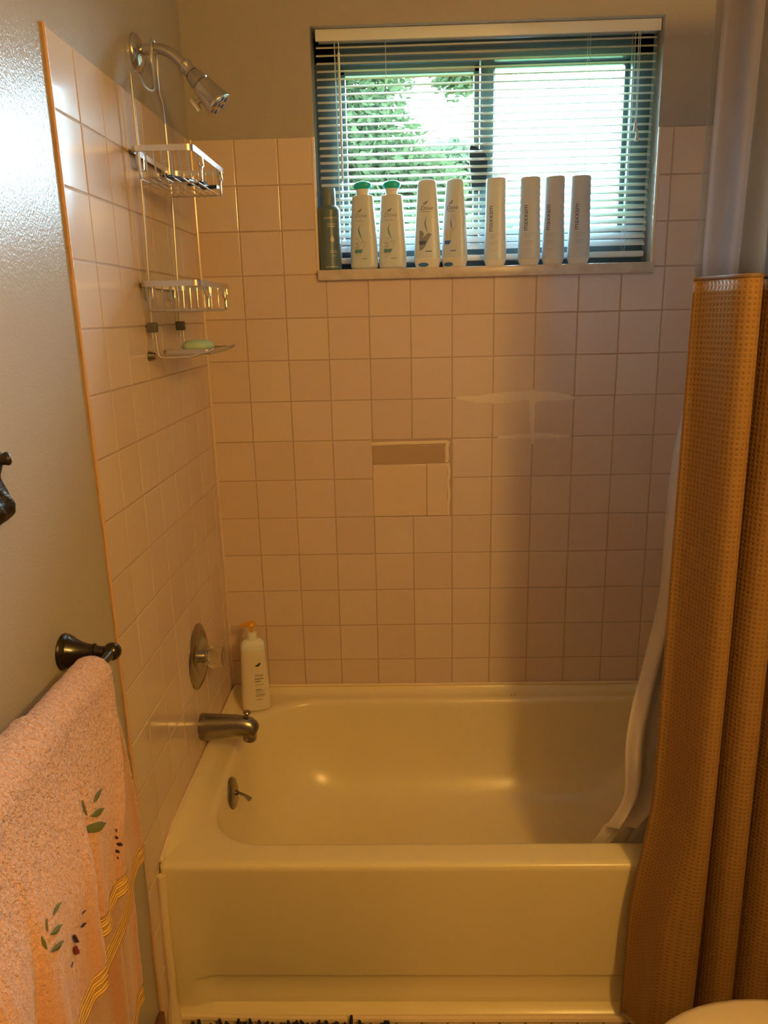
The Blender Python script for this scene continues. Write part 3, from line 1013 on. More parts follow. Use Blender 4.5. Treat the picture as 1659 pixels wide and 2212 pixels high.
def stroke(mb_, pts, wdt, prof, off=0.0004, per=6):
    p = cat_rom([(a, 0, b) for a, b in pts], per)
    m_ = len(p)
    ws = wdt if callable(wdt) else (lambda t: wdt)
    l_, r_ = [], []
    for i in range(m_):
        d = (p[min(i + 1, m_ - 1)] - p[max(i - 1, 0)]).normalized()
        nn = Vector((-d.z, 0, d.x)) * ws(i / (m_ - 1)) / 2
        l_.append(front(prof, (p[i] + nn).x, (p[i] + nn).z, off)); r_.append(front(prof, (p[i] - nn).x, (p[i] - nn).z, off))
    mb_.loft([l_, r_], False, False, closed=False)


def text2d(mb_, s, size, u, z, prof, shear=0.0, rot=0.0, off=0.0005, bold=0.0):
    cu = bpy.data.curves.new('t', 'FONT')
    cu.body = s
    cu.size = size
    cu.shear = shear
    cu.offset = bold
    cu.resolution_u = 3
    ob = bpy.data.objects.new('t', cu)
    COL.objects.link(ob)
    dg = bpy.context.evaluated_depsgraph_get()
    me = ob.evaluated_get(dg).to_mesh()
    c_, s_ = math.cos(rot), math.sin(rot)
    vs = []
    for v in me.vertices:
        a, b = v.co.x, v.co.y
        vs.append(front(prof, u + a * c_ - b * s_, z + a * s_ + b * c_, off))
    mb_.add(vs, [tuple(p.vertices) for p in me.polygons])
    ob.evaluated_get(dg).to_mesh_clear()
    bpy.data.objects.remove(ob)
    bpy.data.curves.remove(cu)


SZ = WZ0
BY = 0.004
def bottle_root(x_, rz, label, group=None, name='shampoo_bottle', cat='bottle', z=SZ, y=BY):
    return empty(name, (x_, y, z), label, cat, group, rz)


# 1 slate spray can
root = bottle_root(0.3430, math.radians(8), 'slate blue spray can with tall cap at left end of sill', name='spray_can', cat='spray can')
pr1 = [(0, .0265, .0265, 2), (.002, .0282, .0282, 2), (.004, .0275, .0275, 2), (.006, .0275, .0275, 2), (.143, .0275, .0275, 2), (.147, .0270, .0270, 2), (.156, .0200, .0200, 2), (.157, .0185, .0185, 2)]
build('can_body', body(pr1), M['can'], root, local=True)
pr1c = [(.1565, .0180, .0180, 2), (.194, .0172, .0172, 2), (.1972, .0162, .0162, 2), (.198, .0140, .0140, 2)]
build('cap', body(pr1c), M['can_cap'], root, local=True)
m_ = MB()
text2d(m_, "HARRY'S", 0.0085, -0.0150, 0.1215, pr1)
for k, (u0, u1, z) in enumerate(((-.007, .013, .110), (-.007, .012, .1045))):
    stroke(m_, [(u0, z), (u1, z)], 0.0016, pr1)
drop = [(0.004 + 0.0045 * math.sin(t) * (0.55 + 0.45 * math.cos(t / 2)) * (1 if True else 1), 0.0745 - 0.0068 * math.cos(t) * (1 if math.cos(t) > 0 else 1.35)) for t in [2 * math.pi * k / 24 for k in range(24)]]
drop = [(0.004, 0.0850), (0.0070, 0.0775), (0.0090, 0.0725), (0.0085, 0.0690), (0.0062, 0.0668), (0.004, 0.0662), (0.0018, 0.0668), (-0.0005, 0.0690), (-0.0010, 0.0725), (0.0010, 0.0775)]
shape2d(m_, drop, pr1)
for z, a, b in ((.046, -.003, .016), (.042, -.003, .016), (.033, .002, .012)):
    stroke(m_, [(a, z), (b, z)], 0.0009, pr1)
for k in range(9):
    u0 = -0.014 + k * 0.0036
    stroke(m_, [(u0, .0065), (u0 + 0.0022, .0065)], 0.0022, pr1)
build('label_print', m_, M['ink_cream'], root, local=True)

# 2, 3 bottles with teal flip caps
prA = smooth_prof([(0, .030, .0155, 3), (.004, .0345, .019, 3), (.012, .0355, .0195, 3), (.05, .0350, .019, 3), (.10, .0325, .0185, 2.8), (.15, .0290, .0175, 2.7), (.174, .0270, .0165, 2.6), (.1775, .0252, .015, 2.6), (.1785, .020, .013, 2.5)], 4)
def bird(mb_, u, z, s, prof):
    shape2d(mb_, [(u - .0085 * s, z - .001 * s), (u - .003 * s, z + .0018 * s), (u + .004 * s, z + .0062 * s), (u + .0085 * s, z + .0072 * s), (u + .0065 * s, z + .001 * s), (u + .003 * s, z - .0028 * s), (u - .001 * s, z - .0038 * s), (u - .0055 * s, z - .0028 * s)], prof)


def shampoo(root):
    build('bottle_body', body(prA), M['hazed_white_plastic'], root, local=True)
    m_ = MB(); m_.loft([sup(a, b, 2.2, z) for z, a, b in ((.1775, .0155, .0125), (.184, .0150, .012), (.190, .0165, .0125), (.196, .0200, .0135))])
    build('cap_neck', m_, M['white_cap'], root, local=True)
    m_ = MB(); m_.loft([sup(a, b, 2.2, z, cx=cx) for z, a, b, cx in ((.193, .0185, .0130, 0), (.197, .0225, .0150, 0), (.202, .0238, .0155, 0), (.2065, .0215, .0148, .001), (.2105, .0150, .0115, .002), (.2120, .007, .006, .002))])
    build('flip_cap', m_, M['teal'], root, local=True)
    m_ = MB()
    text2d(m_, 'Dove', 0.0145, -0.0175, 0.1245, prA, shear=0.28)
    bird(m_, -0.004, 0.1395, 0.85, prA)
    stroke(m_, [(-.016, .1165), (.008, .1165)], 0.0010, prA)
    build('brand_print', m_, M['ink_navy' if False else 'ink_grey'], root, local=True)
    m_ = MB()
    stroke(m_, [(-.001, .108), (-.006, .100), (-.0065, .093), (-.004, .084), (.000, .075), (.004, .066)], lambda t: 0.0006 + 0.0032 * math.sin(math.pi * t) ** 2, prA)
    shape2d(m_, [(-.019, .0475), (.003, .0475), (-.001, .0385), (-.019, .0385)], prA)
    build('teal_print', m_, M['ink_teal'], root, local=True)
    m_ = MB()
    stroke(m_, [(-.018, .073), (-.012, .0735), (-.0075, .069), (-.0075, .063), (-.011, .059), (-.0095, .0545), (-.004, .060), (.001, .0655), (.006, .0665), (.0115, .063), (.008, .057), (.003, .047), (-.003, .036), (-.010, .030), (-.018, .0265)], 0.0007, prA)
    stroke(m_, [(-.001, .068), (.003, .063), (.0045, .057)], 0.0007, prA)
    for z, a, b in ((.063, -.017, -.0095), (.0605, -.017, -.0095), (.054, -.018, -.006), (.051, -.018, -.006), (.0355, -.017, -.009)):
        stroke(m_, [(a, z), (b, z)], 0.0011, prA)
    stroke(m_, [(-.001, .0245), (.014, .0245)], 0.0018, prA)
    build('line_print', m_, M['ink_grey'], root, local=True)


r1 = bottle_root(0.4300, math.radians(-16), 'white shampoo bottle with teal flip cap standing right beside the slate spray can')
shampoo(r1)


def clone(root, name=None):
    c_ = root.copy()
    COL.objects.link(c_)
    for ch in [o for o in bpy.data.objects if o.parent == root]:
        d = ch.copy(); COL.objects.link(d); d.parent = c_
        for g_ in [o for o in bpy.data.objects if o.parent == ch]:
            e_ = g_.copy(); COL.objects.link(e_); e_.parent = d
    return c_


r2 = clone(r1)
r2.location = (0.5035, BY, SZ)
r2.rotation_euler = (0, 0, math.radians(-10))
r2['label'] = 'white shampoo bottle with teal flip cap, farther from the slate spray can'
for q in (r1, r2):
    q['group'] = 'white bottles with teal flip caps on the window sill'

# 4, 5 upside-down conditioners on their caps
prC = smooth_prof([(.0225, .0345, .0190, 3), (.027, .0340, .0190, 3), (.06, .0325, .0185, 2.8), (.12, .0295, .0165, 2.6), (.17, .0258, .0125, 2.4), (.200, .0232, .0080, 2.4), (.208, .0210, .0055, 2.4), (.2125, .0120, .0025, 2.4), (.2132, .003, .0008, 2.4)], 4)
prCc = [(0, .0290, .0150, 3), (.003, .0305, .0165, 3), (.0215, .0350, .0195, 3), (.0235, .0340, .0185, 3)]
def conditioner(root, v):
    build('bottle_body', body(prC), M['hazed_white_plastic'], root, local=True)
    cap_ = build('flip_cap', body(prCc), M['white_cap'], root, local=True)
    m_ = MB()
    shape2d(m_, [(-.009 + .0135 * math.cos(t), .0065 + .0052 * math.sin(t)) for t in [2 * math.pi * k / 28 for k in range(28)]], prCc, off=0.0008)
    build('thumb_tab', m_, M['blue'], cap_, local=True)
    m_ = MB()
    text2d(m_, 'Dove', 0.0145, -0.0165, 0.1385, prC, shear=0.28)
    stroke(m_, [(-.014, .1345), (.009, .1345)], 0.0010, prC)
    build('brand_print', m_, M['ink_navy'], root, local=True)
    m_ = MB()
    bird(m_, -0.004, 0.1545, 0.85, prC)
    if v == 0:
        stroke(m_, [(.003, .124), (-.002, .116), (-.004, .107), (-.002, .097), (.001, .089), (.005, .081)], lambda t: 0.0006 + 0.0036 * math.sin(math.pi * t) ** 2, prC)
        shape2d(m_, [(-.0185, .089), (-.012, .089), (-.008, .085), (-.0065, .080), (-.009, .075), (-.011, .071), (-.005, .076), (.001, .082), (.005, .0835), (.0135, .080), (.008, .073), (.002, .062), (-.003, .052), (-.010, .044), (-.019, .0405)], prC)
    else:
        stroke(m_, [(.000, .121), (-.002, .112), (-.001, .102), (.001, .094), (.004, .086)], lambda t: 0.0006 + 0.0034 * math.sin(math.pi * t) ** 2, prC)
        stroke(m_, [(.001, .128), (.012, .112), (.011, .098), (.005, .086)], 0.0007, prC)
    build('swirl_print', m_, M['ink_grey'], root, local=True)
    m_ = MB()
    shape2d(m_, [(-.0192, .0645), (-.0005, .0645), (-.005, .0555), (-.0192, .0555)], prC, off=0.0009)
    stroke(m_, [(-.003, .039), (.013, .039)], 0.0022, prC)
    build('blue_print', m_, M['blue' if v else 'ink_navy'], root, local=True)
    if v:
        m_ = MB()
        shape2d(m_, [(-.0195, .090), (-.014, .091), (-.0105, .088), (-.010, .080), (-.0105, .0655), (-.0195, .0655)], prC)
        shape2d(m_, [(-.0035, .087), (-.001, .089), (.003, .086), (.001, .076), (-.002, .0665), (-.006, .0665), (-.005, .076)], prC)
        shape2d(m_, [(-.006, .162), (-.003, .163), (-.003, .155), (-.0055, .155)], prC)
        build('gold_print', m_, M['ink_gold'], root, local=True)
r4 = bottle_root(0.5935, math.radians(-7), 'white upside-down conditioner bottle with blue tab and grey swirl, next to the teal caps', 'upside-down conditioner bottles on the sill', 'conditioner_bottle')
conditioner(r4, 0)
r5 = bottle_root(0.6635, math.radians(-30), 'white upside-down conditioner bottle turned aside, with gold printed shapes and blue tab', 'upside-down conditioner bottles on the sill', 'conditioner_bottle')
conditioner(r5, 1)

# 6-9 slim bottles with the upright word
prM = smooth_prof([(.0155, .0288, .0195, 2.4), (.020, .0286, .0198, 2.4), (.07, .0275, .0190, 2.4), (.13, .0258, .0175, 2.4), (.19, .0250, .0155, 2.4), (.205, .0246, .0145, 2.4), (.2105, .0232, .0125, 2.4), (.2122, .0170, .009, 2.4), (.2128, .005, .003, 2.4)], 4)
prMc = [(0, .0220, .0150, 2.4), (.0025, .0240, .0160, 2.4), (.0150, .0284, .0192, 2.4), (.0160, .0280, .0188, 2.4)]
mroot = bottle_root(0.7680, math.radians(-12), 'slim white maxi bottle', 'slim white bottles with upright lettering', 'lotion_bottle')
build('bottle_body', body(prM), M['hazed_white_plastic'], mroot, local=True)
build('screw_cap', body(prMc), M['white_cap'], mroot, local=True)
m_ = MB()
text2d(m_, 'maxxam', 0.0185, -0.0055, 0.0820, prM, rot=math.pi / 2)
build('brand_print', m_, M['ink_navy'], mroot, local=True)
m_ = MB()
for z, a, b, w_ in ((.0755, -.014, .013, .0011), (.072, -.014, .006, .0009), (.069, -.014, .001, .0009), (.066, -.014, -.002, .0009), (.0575, -.014, .010, .0012), (.0545, -.014, .004, .0009), (.0515, -.014, .007, .0009), (.0485, -.014, -.002, .0009), (.038, -.009, .006, .0008), (.0345, -.009, .002, .0008)):
    stroke(m_, [(a, z), (b, z)], w_, prM)
build('small_print', m_, M['ink_pale'], mroot, local=True)
mroot['label'] = 'slim white lettered bottle standing apart, next to the turned upside-down conditioner'
for x_, rz, lab in ((0.8550, -8, 'slim white lettered bottle, second from the upside-down conditioners'), (0.9165, -24, 'slim white lettered bottle with print turned partly out of sight, beside the last one'), (0.9815, -2, 'slim white lettered bottle at the end of the row, print facing most forward')):
    c_ = clone(mroot)
    c_.location = (x_, BY, SZ)
    c_.rotation_euler = (0, 0, math.radians(rz))
    c_['label'] = lab

# pump bottle on the tub corner
root = bottle_root(0.0885, math.radians(12), 'white pump bottle with amber head standing on the tub corner', None, 'pump_bottle', 'bottle', TZ + 0.003, -0.100)
root.scale = (1, 1, 1.09)
prP = smooth_prof([(0, .036, .020, 2.8), (.003, .0395, .0235, 2.8), (.012, .0405, .0245, 2.8), (.08, .0385, .0235, 2.8), (.14, .0355, .0220, 2.8), (.170, .0340, .0210, 2.8)], 4)
build('bottle_body', body(prP), M['body_white'], root, local=True)
m_ = MB(); m_.loft([sup(a, b, n_, z) for z, a, b, n_ in ((.170, .0342, .0212, 2.8), (.176, .0345, .0214, 2.7), (.186, .0325, .0200, 2.5), (.193, .0250, .0170, 2.2), (.196, .0150, .0135, 2), (.199, .0138, .0138, 2), (.214, .0132, .0132, 2), (.216, .0100, .0100, 2))])
build('pump_collar', m_, M['white_cap'], root, local=True)
m_ = MB()
m_.lathe([(.0045, .2155), (.0042, .232)], (0, 0, 0), (0, 0, 1), 16)
m_.lathe([(.0120, .231), (.0145, .233), (.0150, .237), (.0125, .2415), (.006, .2435)], (0, 0, 0), (0, 0, 1), 24)
m_.tube([(0, 0, .2365), (-.014, .002, .2365), (-.024, .003, .2345), (-.027, .0035, .2305)], [.0062, .0055, .0045, .0036], 12)
build('pump_head', m_, M['pump_amber'], root, local=True)
m_ = MB()
text2d(m_, 'Dove', 0.0105, 0.0000, 0.0985, prP, shear=0.25)
text2d(m_, 'intensive', 0.0068, 0.0000, 0.0905, prP, bold=0.00015)
text2d(m_, 'repair', 0.0068, 0.0000, 0.0835, prP, bold=0.00015)
bird(m_, 0.011, 0.1300, 1.0, prP)
for z, a, b, w_ in ((.0755, .000, .024, .0009), (.062, .000, .017, .0016), (.0585, .000, .026, .0008), (.055, .000, .020, .0008), (.049, .000, .026, .0009), (.046, .000, .026, .0009), (.043, .000, .024, .0009), (.0335, .000, .017, .0012)):
    stroke(m_, [(a, z), (b, z)], w_, prP)
build('label_print', m_, M['ink_dark'], root, local=True)

# ------------------------------------------------------------------ blind
bl = empty('window_blind', (0.745, 0.045, 1.61), 'white horizontal slat blind lowered over the window behind the bottles', 'blind')
mb = MB(); mb.box(0.3265, 1.1655, 0.036, 0.070, 2.1345, 2.1555, 0.003)
mb.box(0.3225, 1.1665, 0.0285, 0.0345, 2.1300, 2.1565, 0.002)
build('headrail', mb, M['blind'], bl)
mb = MB()
nsl = 28
zz = 2.1224
slz = []
for k in range(nsl):
    slz.append(zz)
    zz -= 0.01765
for k, z in enumerate(slz):
    tilt = math.radians(24 + 17 * sm(17, 27, k))
    x0, x1 = 0.3215 + rnd.uniform(-.001, .001), 1.1620 + rnd.uniform(-.001, .001)
    sec = []
    for q in range(7):
        t = q / 6 - 0.5
        a = t * 0.025
        cwn = 0.0016 * (1 - 4 * t * t)
        sec.append((a * math.cos(tilt) - cwn * math.sin(tilt), a * math.sin(tilt) + cwn * math.cos(tilt)))
    low = [(p[0] + 0.0005 * math.sin(tilt), p[1] - 0.0005 * math.cos(tilt)) for p in reversed(sec)]
    rings = []
    for i in range(9):
        x_ = lerp(x0, x1, i / 8)
        dz = 0.0006 * noise.noise(Vector((x_ * 3, k * 1.7, 0)))
        rings.append([(x_, 0.052 + a, z + b + dz) for a, b in sec + low])
    mb.loft(rings)
build('blind_slats', mb, M['blind'], bl)
mb = MB(); mb.box(0.3205, 1.1600, 0.038, 0.068, 1.6085, 1.6235, 0.004)
build('bottom_rail', mb, M['blind'], bl)
for x_ in (0.368, 0.4947, 0.998, 1.108):
    mb = MB()
    for y_ in (0.0385, 0.0655):
        mb.tube([(x_, y_, 1.615), (x_, y_, 2.135)], 0.0007, 6)
    build('ladder_cord', mb, M['cord'], bl)
mb = MB()
mb.tube(cat_rom([(0.379, 0.034, 2.130), (0.380, 0.0285, 2.118), (0.3795, 0.0275, 2.10)], 4), 0.0012, 6)
mb.tube([(0.3795, 0.0275, 2.103), (0.3790, 0.0275, 1.808)], 0.0030, 6)
build('tilt_wand', mb, M['wand'], bl)
mb = MB()
mb.tube([(1.112, 0.027, 2.13), (1.116, 0.0275, 1.93)], 0.0008, 6)
mb.tube([(1.1165, 0.027, 2.13), (1.119, 0.0275, 1.90)], 0.0008, 6)
mb.lathe([(0.0015, 0.028), (0.003, 0.020), (0.0052, 0.006), (0.0048, 0.0)], (1.116, 0.0275, 1.905), (0, 0, 1), 12)
mb.lathe([(0.0015, 0.028), (0.003, 0.020), (0.0052, 0.006), (0.0048, 0.0)], (1.1185, 0.0180, 1.882), (0, 0, 1), 12)
build('lift_cord', mb, M['cord'], bl)

# ------------------------------------------------------------------ towel bar and towels
bar = empty('towel_bar', (0.0, -1.0, 0.987), 'black bronze towel bar with flared post on left painted wall', 'towel bar')
def post(y_):
    m_ = MB()
    m_.lathe([(0.0285, -0.0055), (0.0290, -0.004), (0.0275, -0.001), (0.0278, 0.001), (0.0250, 0.004), (0.0255, 0.006), (0.0205, 0.013), (0.0155, 0.023), (0.0125, 0.033), (0.0115, 0.039), (0.0128, 0.041), (0.0128, 0.0435), (0.0102, 0.045), (0.0085, 0.052), (0.0085, 0.062)], (0, y_, 0.987), (1, 0, 0), 40)
    p = build('bar_post', m_, M['bronze'], bar)
    m_ = MB()
    rr = [(0.0142 * math.cos(t), 0.0142 * math.sin(t)) for t in [-math.pi / 2 + math.pi * k / 14 for k in range(15)]]
    m_.lathe([(max(a, .0002), b) for a, b in rr], (0.070, y_, 0.987), (1, 0, 0), 32)
    build('ball_finial', m_, M['bronze'], p)
post(-1.0); post(-1.62)
mb = MB(); mb.tube([(0.070, -1.0, 0.987), (0.070, -1.62, 0.987)], 0.0078, 20)
build('rail', mb, M['bronze'], bar)

BX, BZ = 0.070, 0.987
def drape_fn(Rr, xf, yfar, ynear, zfront, zback, pleat, flare=0.3):
    """returns front(u, z) and whole-surface(u, v) functions; xf, yfar: functions of depth d"""
    def front_pt(u, z):
        d = max(0.0, BZ - z)
        k = sm(0, 0.16, d)
        y_ = lerp(yfar(d), ynear, u)
        x_ = BX + Rr + (xf - BX - Rr) * k + pleat(u, d) * sm(0.0, flare, d)
        if d <= 0:
            x_ = BX + Rr
        return Vector((x_, y_, z))
    def surf(u, v):
        lb, lf = BZ - zback, BZ - (zfront(u) if callable(zfront) else zfront)
        arc = math.pi * Rr
        tot = lb + arc + lf
        s = v * tot
        if s < lb:
            z = zback + s
            y_ = lerp(yfar(0), ynear, u)
            return Vector((BX - Rr, y_, z))
        if s < lb + arc:
            t = math.pi - (s - lb) / Rr
            y_ = lerp(yfar(0), ynear, u)
            return Vector((BX + Rr * math.cos(t), y_, BZ + Rr * math.sin(t)))
        return front_pt(u, BZ - (s - lb - arc))
    return front_pt, surf, (lambda: 0)


def solid(mb_, surf, nu, nv, th, rough=0.0012):
    """a thick sheet from a surface function, rim closed"""
    P_ = [[surf(i / nu, j / nv) for i in range(nu + 1)] for j in range(nv + 1)]
    def nrm(i, j):
        a = P_[j][min(i + 1, nu)] - P_[j][max(i - 1, 0)]
        b = P_[min(j + 1, nv)][i] - P_[max(j - 1, 0)][i]
        return a.cross(b).normalized()
    outer, inner_ = [], []
    for j in range(nv + 1):
        for i in range(nu + 1):
            n_ = nrm(i, j)
            p = P_[j][i]
            e_ = min(i, nu - i, 2) / 2
            h = th / 2 * (0.55 + 0.45 * e_)
            q = rough * noise.noise(p * 160) + rough * 0.7 * noise.noise(p * 420)
            outer.append(p + n_ * (h + q)); inner_.append(p - n_ * h)
    w_ = nu + 1
    vs = outer + inner_
    o2 = len(outer)
    fs = []
    for j in range(nv):
        for i in range(nu):
            a = j * w_ + i
            fs.append((a, a + 1, a + w_ + 1, a + w_))
            fs.append((o2 + a, o2 + a + w_, o2 + a + w_ + 1, o2 + a + 1))
    for j in range(nv):
        a = j * w_; fs.append((a, a + w_, o2 + a + w_, o2 + a))
        a = j * w_ + nu; fs.append((a, o2 + a, o2 + a + w_, a + w_))
    for i in range(nu):
        fs.append((i, o2 + i, o2 + i + 1, i + 1))
        a = nv * w_ + i; fs.append((a, a + 1, o2 + a + 1, o2 + a))
    mb_.add(vs, fs)


def towel(name, label, layers, motifs):
    root = empty(name, (BX, layers[0]['ynear'], BZ), label, 'towel')
    fp = None
    for q, l_ in enumerate(layers):
        fpt, surf, _ = drape_fn(l_['R'], l_['xf'], l_['yfar'], l_['ynear'], l_['zf'] + l_.get('band', 0.0), l_['zb'], l_['pleat'])
        nu = int(abs(l_['ynear'] - l_['yfar'](0)) / 0.0028)
        nv = int(((BZ - l_['zf']) + (BZ - l_['zb'])) / 0.0030)
        m_ = MB(); solid(m_, surf, nu, nv, l_['th'])
        cut = l_.get('cut', -1)
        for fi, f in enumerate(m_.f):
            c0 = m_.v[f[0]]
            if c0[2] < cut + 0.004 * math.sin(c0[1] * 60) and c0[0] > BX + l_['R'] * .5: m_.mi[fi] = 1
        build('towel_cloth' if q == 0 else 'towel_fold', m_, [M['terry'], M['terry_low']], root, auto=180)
        bh = l_.get('band', 0.0)
        if bh:
            m_ = MB()
            solid(m_, lambda u, v, f=fpt, z1=l_['zf'] + bh, z0=l_['zf']: f(u, lerp(z1 + 0.001, z0, v)) + Vector((0.0008 * math.sin(v * math.pi * 5), 0, 0)), nu // 2, 24, l_['th'] * 0.85, 0.0003)
            build('hem_band', m_, M['band'], root, auto=180)
        fp = fpt if l_.get('motif') or fp is None else fp
        if l_.get('motif'): mfp = fpt; mlay = l_; 
    def onsurf(y_, z):
        lo, hi = 0.0, 1.0
        for _ in range(30):
            m2 = (lo + hi) / 2
            if mfp(m2, z).y > y_: lo = m2
            else: hi = m2
        p = mfp((lo + hi) / 2, z)
        return Vector((p.x + mlay['th'] / 2 + 0.0022, y_, z))
    for (nm, mat_, w_, lst) in motifs:
        m_ = MB()
        for (y0, z0, y1, z1) in lst:
            a, b = Vector((y0, z0)), Vector((y1, z1))
            d = b - a
            nn = Vector((-d.y, d.x)).normalized()
            cen = []
            L_, R_ = [], []
            K = 10
            for k in range(K + 1):
                t = k / K
                ww = w_ * d.length * math.sin(math.pi * min(0.98, max(0.02, t))) ** 0.9 * (1 - 0.25 * t)
                c_ = a + d * t
                l1, r1_ = c_ + nn * ww, c_ - nn * ww
                L_.append(onsurf(l1.x, l1.y)); R_.append(onsurf(r1_.x, r1_.y))
                cen.append(onsurf(c_.x, c_.y) + Vector((0.0012, 0, 0)))
            m_.loft([L_, cen, R_], False, False, closed=False)
        build(nm, m_, M[mat_], root)
    return root


# big towel underneath
def keyed(keys):
    def f(u, d=0):
        for (a, va), (b, vb) in zip(keys, keys[1:]):
            if u <= b:
                t = (u - a) / (b - a)
                return lerp(va, vb, t * t * (3 - 2 * t))
        return keys[-1][1]
    return f


plC = keyed([(0, -.025), (.015, -.015), (.04, -.018), (.18, -.003), (.22, .003), (.26, -.008), (.40, .003), (.45, .006), (.49, -.006), (.65, .004), (1, 0)])
towel('bath_towel', 'long peach bath towel hanging lowest on the bar beneath the hand towels', [
    dict(R=0.0135, cut=0.96, xf=0.082, yfar=lambda d: -1.082 + 0.062 * sm(0, .35, d) - 0.010 * sm(.35, .6, d), ynear=-1.58, zf=0.362, zb=0.45, th=0.006, pleat=plC, band=0.036, motif=True)],
    [('leaf_embroidery', 'leaf_thread', 0.2, [(-1.3066, 0.6254, -1.2816, 0.6123), (-1.2958, 0.6043, -1.2752, 0.5938), (-1.2996, 0.625, -1.3022, 0.6116), (-1.2903, 0.6033, -1.2847, 0.612)])])
# hand towel nearer the post, folded double
plU = keyed([(0, -.034), (.025, -.022), (.07, -.026), (.5, 0), (1, 0)])
plA = keyed([(0, -.022), (.04, .005), (.09, .003), (.17, -.005), (.30, -.004), (.44, .002), (.50, .007), (.545, .006), (.61, -.008), (.80, .004), (.86, -.012), (1, -.014)])
towel('hand_towel', 'peach hand towel folded double beside the towel bar post, leaf embroidered', [
    dict(R=0.0205, cut=0.94, xf=0.092, yfar=lambda d: -1.076 + 0.108 * sm(-0.05, .33, d), ynear=-1.33, zf=0.590, zb=0.66, th=0.0055, pleat=plU, band=0.034),
    dict(R=0.0268, xf=0.1290, yfar=lambda d: -1.074 - 0.114 * sm(0.0, .22, d), ynear=-1.345, zf=0.722, zb=0.70, th=0.0055, pleat=plA, band=0.030, motif=True)],
    [('leaf_embroidery', 'leaf_thread', 0.13, [(-1.2375, 0.8906, -1.208, 0.8902), (-1.2568, 0.8859, -1.2525, 0.9047), (-1.2535, 0.8822, -1.2208, 0.8696), (-1.274, 0.8765, -1.2289, 0.8535), (-1.2747, 0.8836, -1.27, 0.899)]),
     ('berry_embroidery', 'berry_thread', 0.22, [(-1.2006, 0.8235, -1.2005, 0.8184), (-1.2048, 0.8153, -1.2004, 0.8076), (-1.205, 0.8039, -1.1975, 0.795), (-1.2088, 0.7969, -1.2045, 0.789), (-1.2086, 0.7866, -1.2084, 0.782)])])
plB = keyed([(0, -.024), (.022, .006), (.05, .004), (.10, -.004), (.20, -.004), (.32, .002), (.39, .009), (.43, .007), (.475, -.013), (.60, .003), (.66, .010), (.695, .006), (.74, -.012), (.86, .006), (.93, .008), (1, -.01)])
towel('hand_towel', 'pink hand towel overlapping from the near side, berries and leaves embroidered low', [
    dict(R=0.0330, xf=0.1440, yfar=lambda d: -1.250 - 0.062 * sm(0.0, .2, d), ynear=-1.60, zf=0.690, zb=0.68, th=0.006, pleat=plB, band=0.033, motif=True)],
    [('leaf_embroidery', 'leaf_thread', 0.13, [(-1.4012, 0.8709, -1.3814, 0.8695), (-1.4204, 0.8678, -1.4133, 0.8774), (-1.4197, 0.863, -1.3946, 0.8522), (-1.4288, 0.8503, -1.403, 0.8392), (-1.4305, 0.8549, -1.4283, 0.869)]),
     ('berry_embroidery', 'berry_thread', 0.15, [(-1.3503, 0.8244, -1.3409, 0.8215), (-1.3564, 0.8129, -1.3421, 0.8046), (-1.3782, 0.8218, -1.3652, 0.8004), (-1.3955, 0.7961, -1.3883, 0.7963)]),
     ('red_embroidery', 'red_thread', 0.2, [(-1.3802, 0.8075, -1.3668, 0.7866), (-1.3749, 0.7928, -1.3658, 0.7901)])])

# ------------------------------------------------------------------ dark cast hook on the left wall
hk = empty('robe_hook', (-0.009, -1.16, 1.28), 'dark cast metal hook with peg on left wall above the towels', 'hook')
mb = MB()
rings = []
pf = [(q.z, q.x, q.y) for q in cat_rom([(.006, .004, 1.340), (.016, .012, 1.330), (.020, .016, 1.318), (.019, .014, 1.305), (.018, .011, 1.292), (.019, .013, 1.280), (.021, .017, 1.268), (.023, .020, 1.257), (.022, .020, 1.247), (.018, .016, 1.239), (.012, .011, 1.232), (.005, .004, 1.227)], 3)]
for (z, ry, rx_) in pf:
    rings.append([(-0.006 + (rx_ * 1.5) * (0.5 + 0.5 * math.cos(t)) * (1 + 0.10 * math.sin(5 * t + z * 90)) * (1 + 0.10 * noise.noise(Vector((t * 2, z * 90, 1)))), -1.143 + ry * 1.15 * math.sin(t), z) for t in [2 * math.pi * k / 24 for k in range(24)]])
mb.loft(rings)
build('hook_body', mb, M['iron'], hk, auto=60)
mb = MB()
mb.tube(cat_rom([(0.004, -1.146, 1.314), (0.014, -1.142, 1.313), (0.022, -1.137, 1.314), (0.0285, -1.133, 1.315)], 4), [.0065, .006, .006, .006, .006, .006, .0065, .007, .0078, .0088, .009, .0082, .0055], 14)
build('hook_peg', mb, M['iron'], hk)

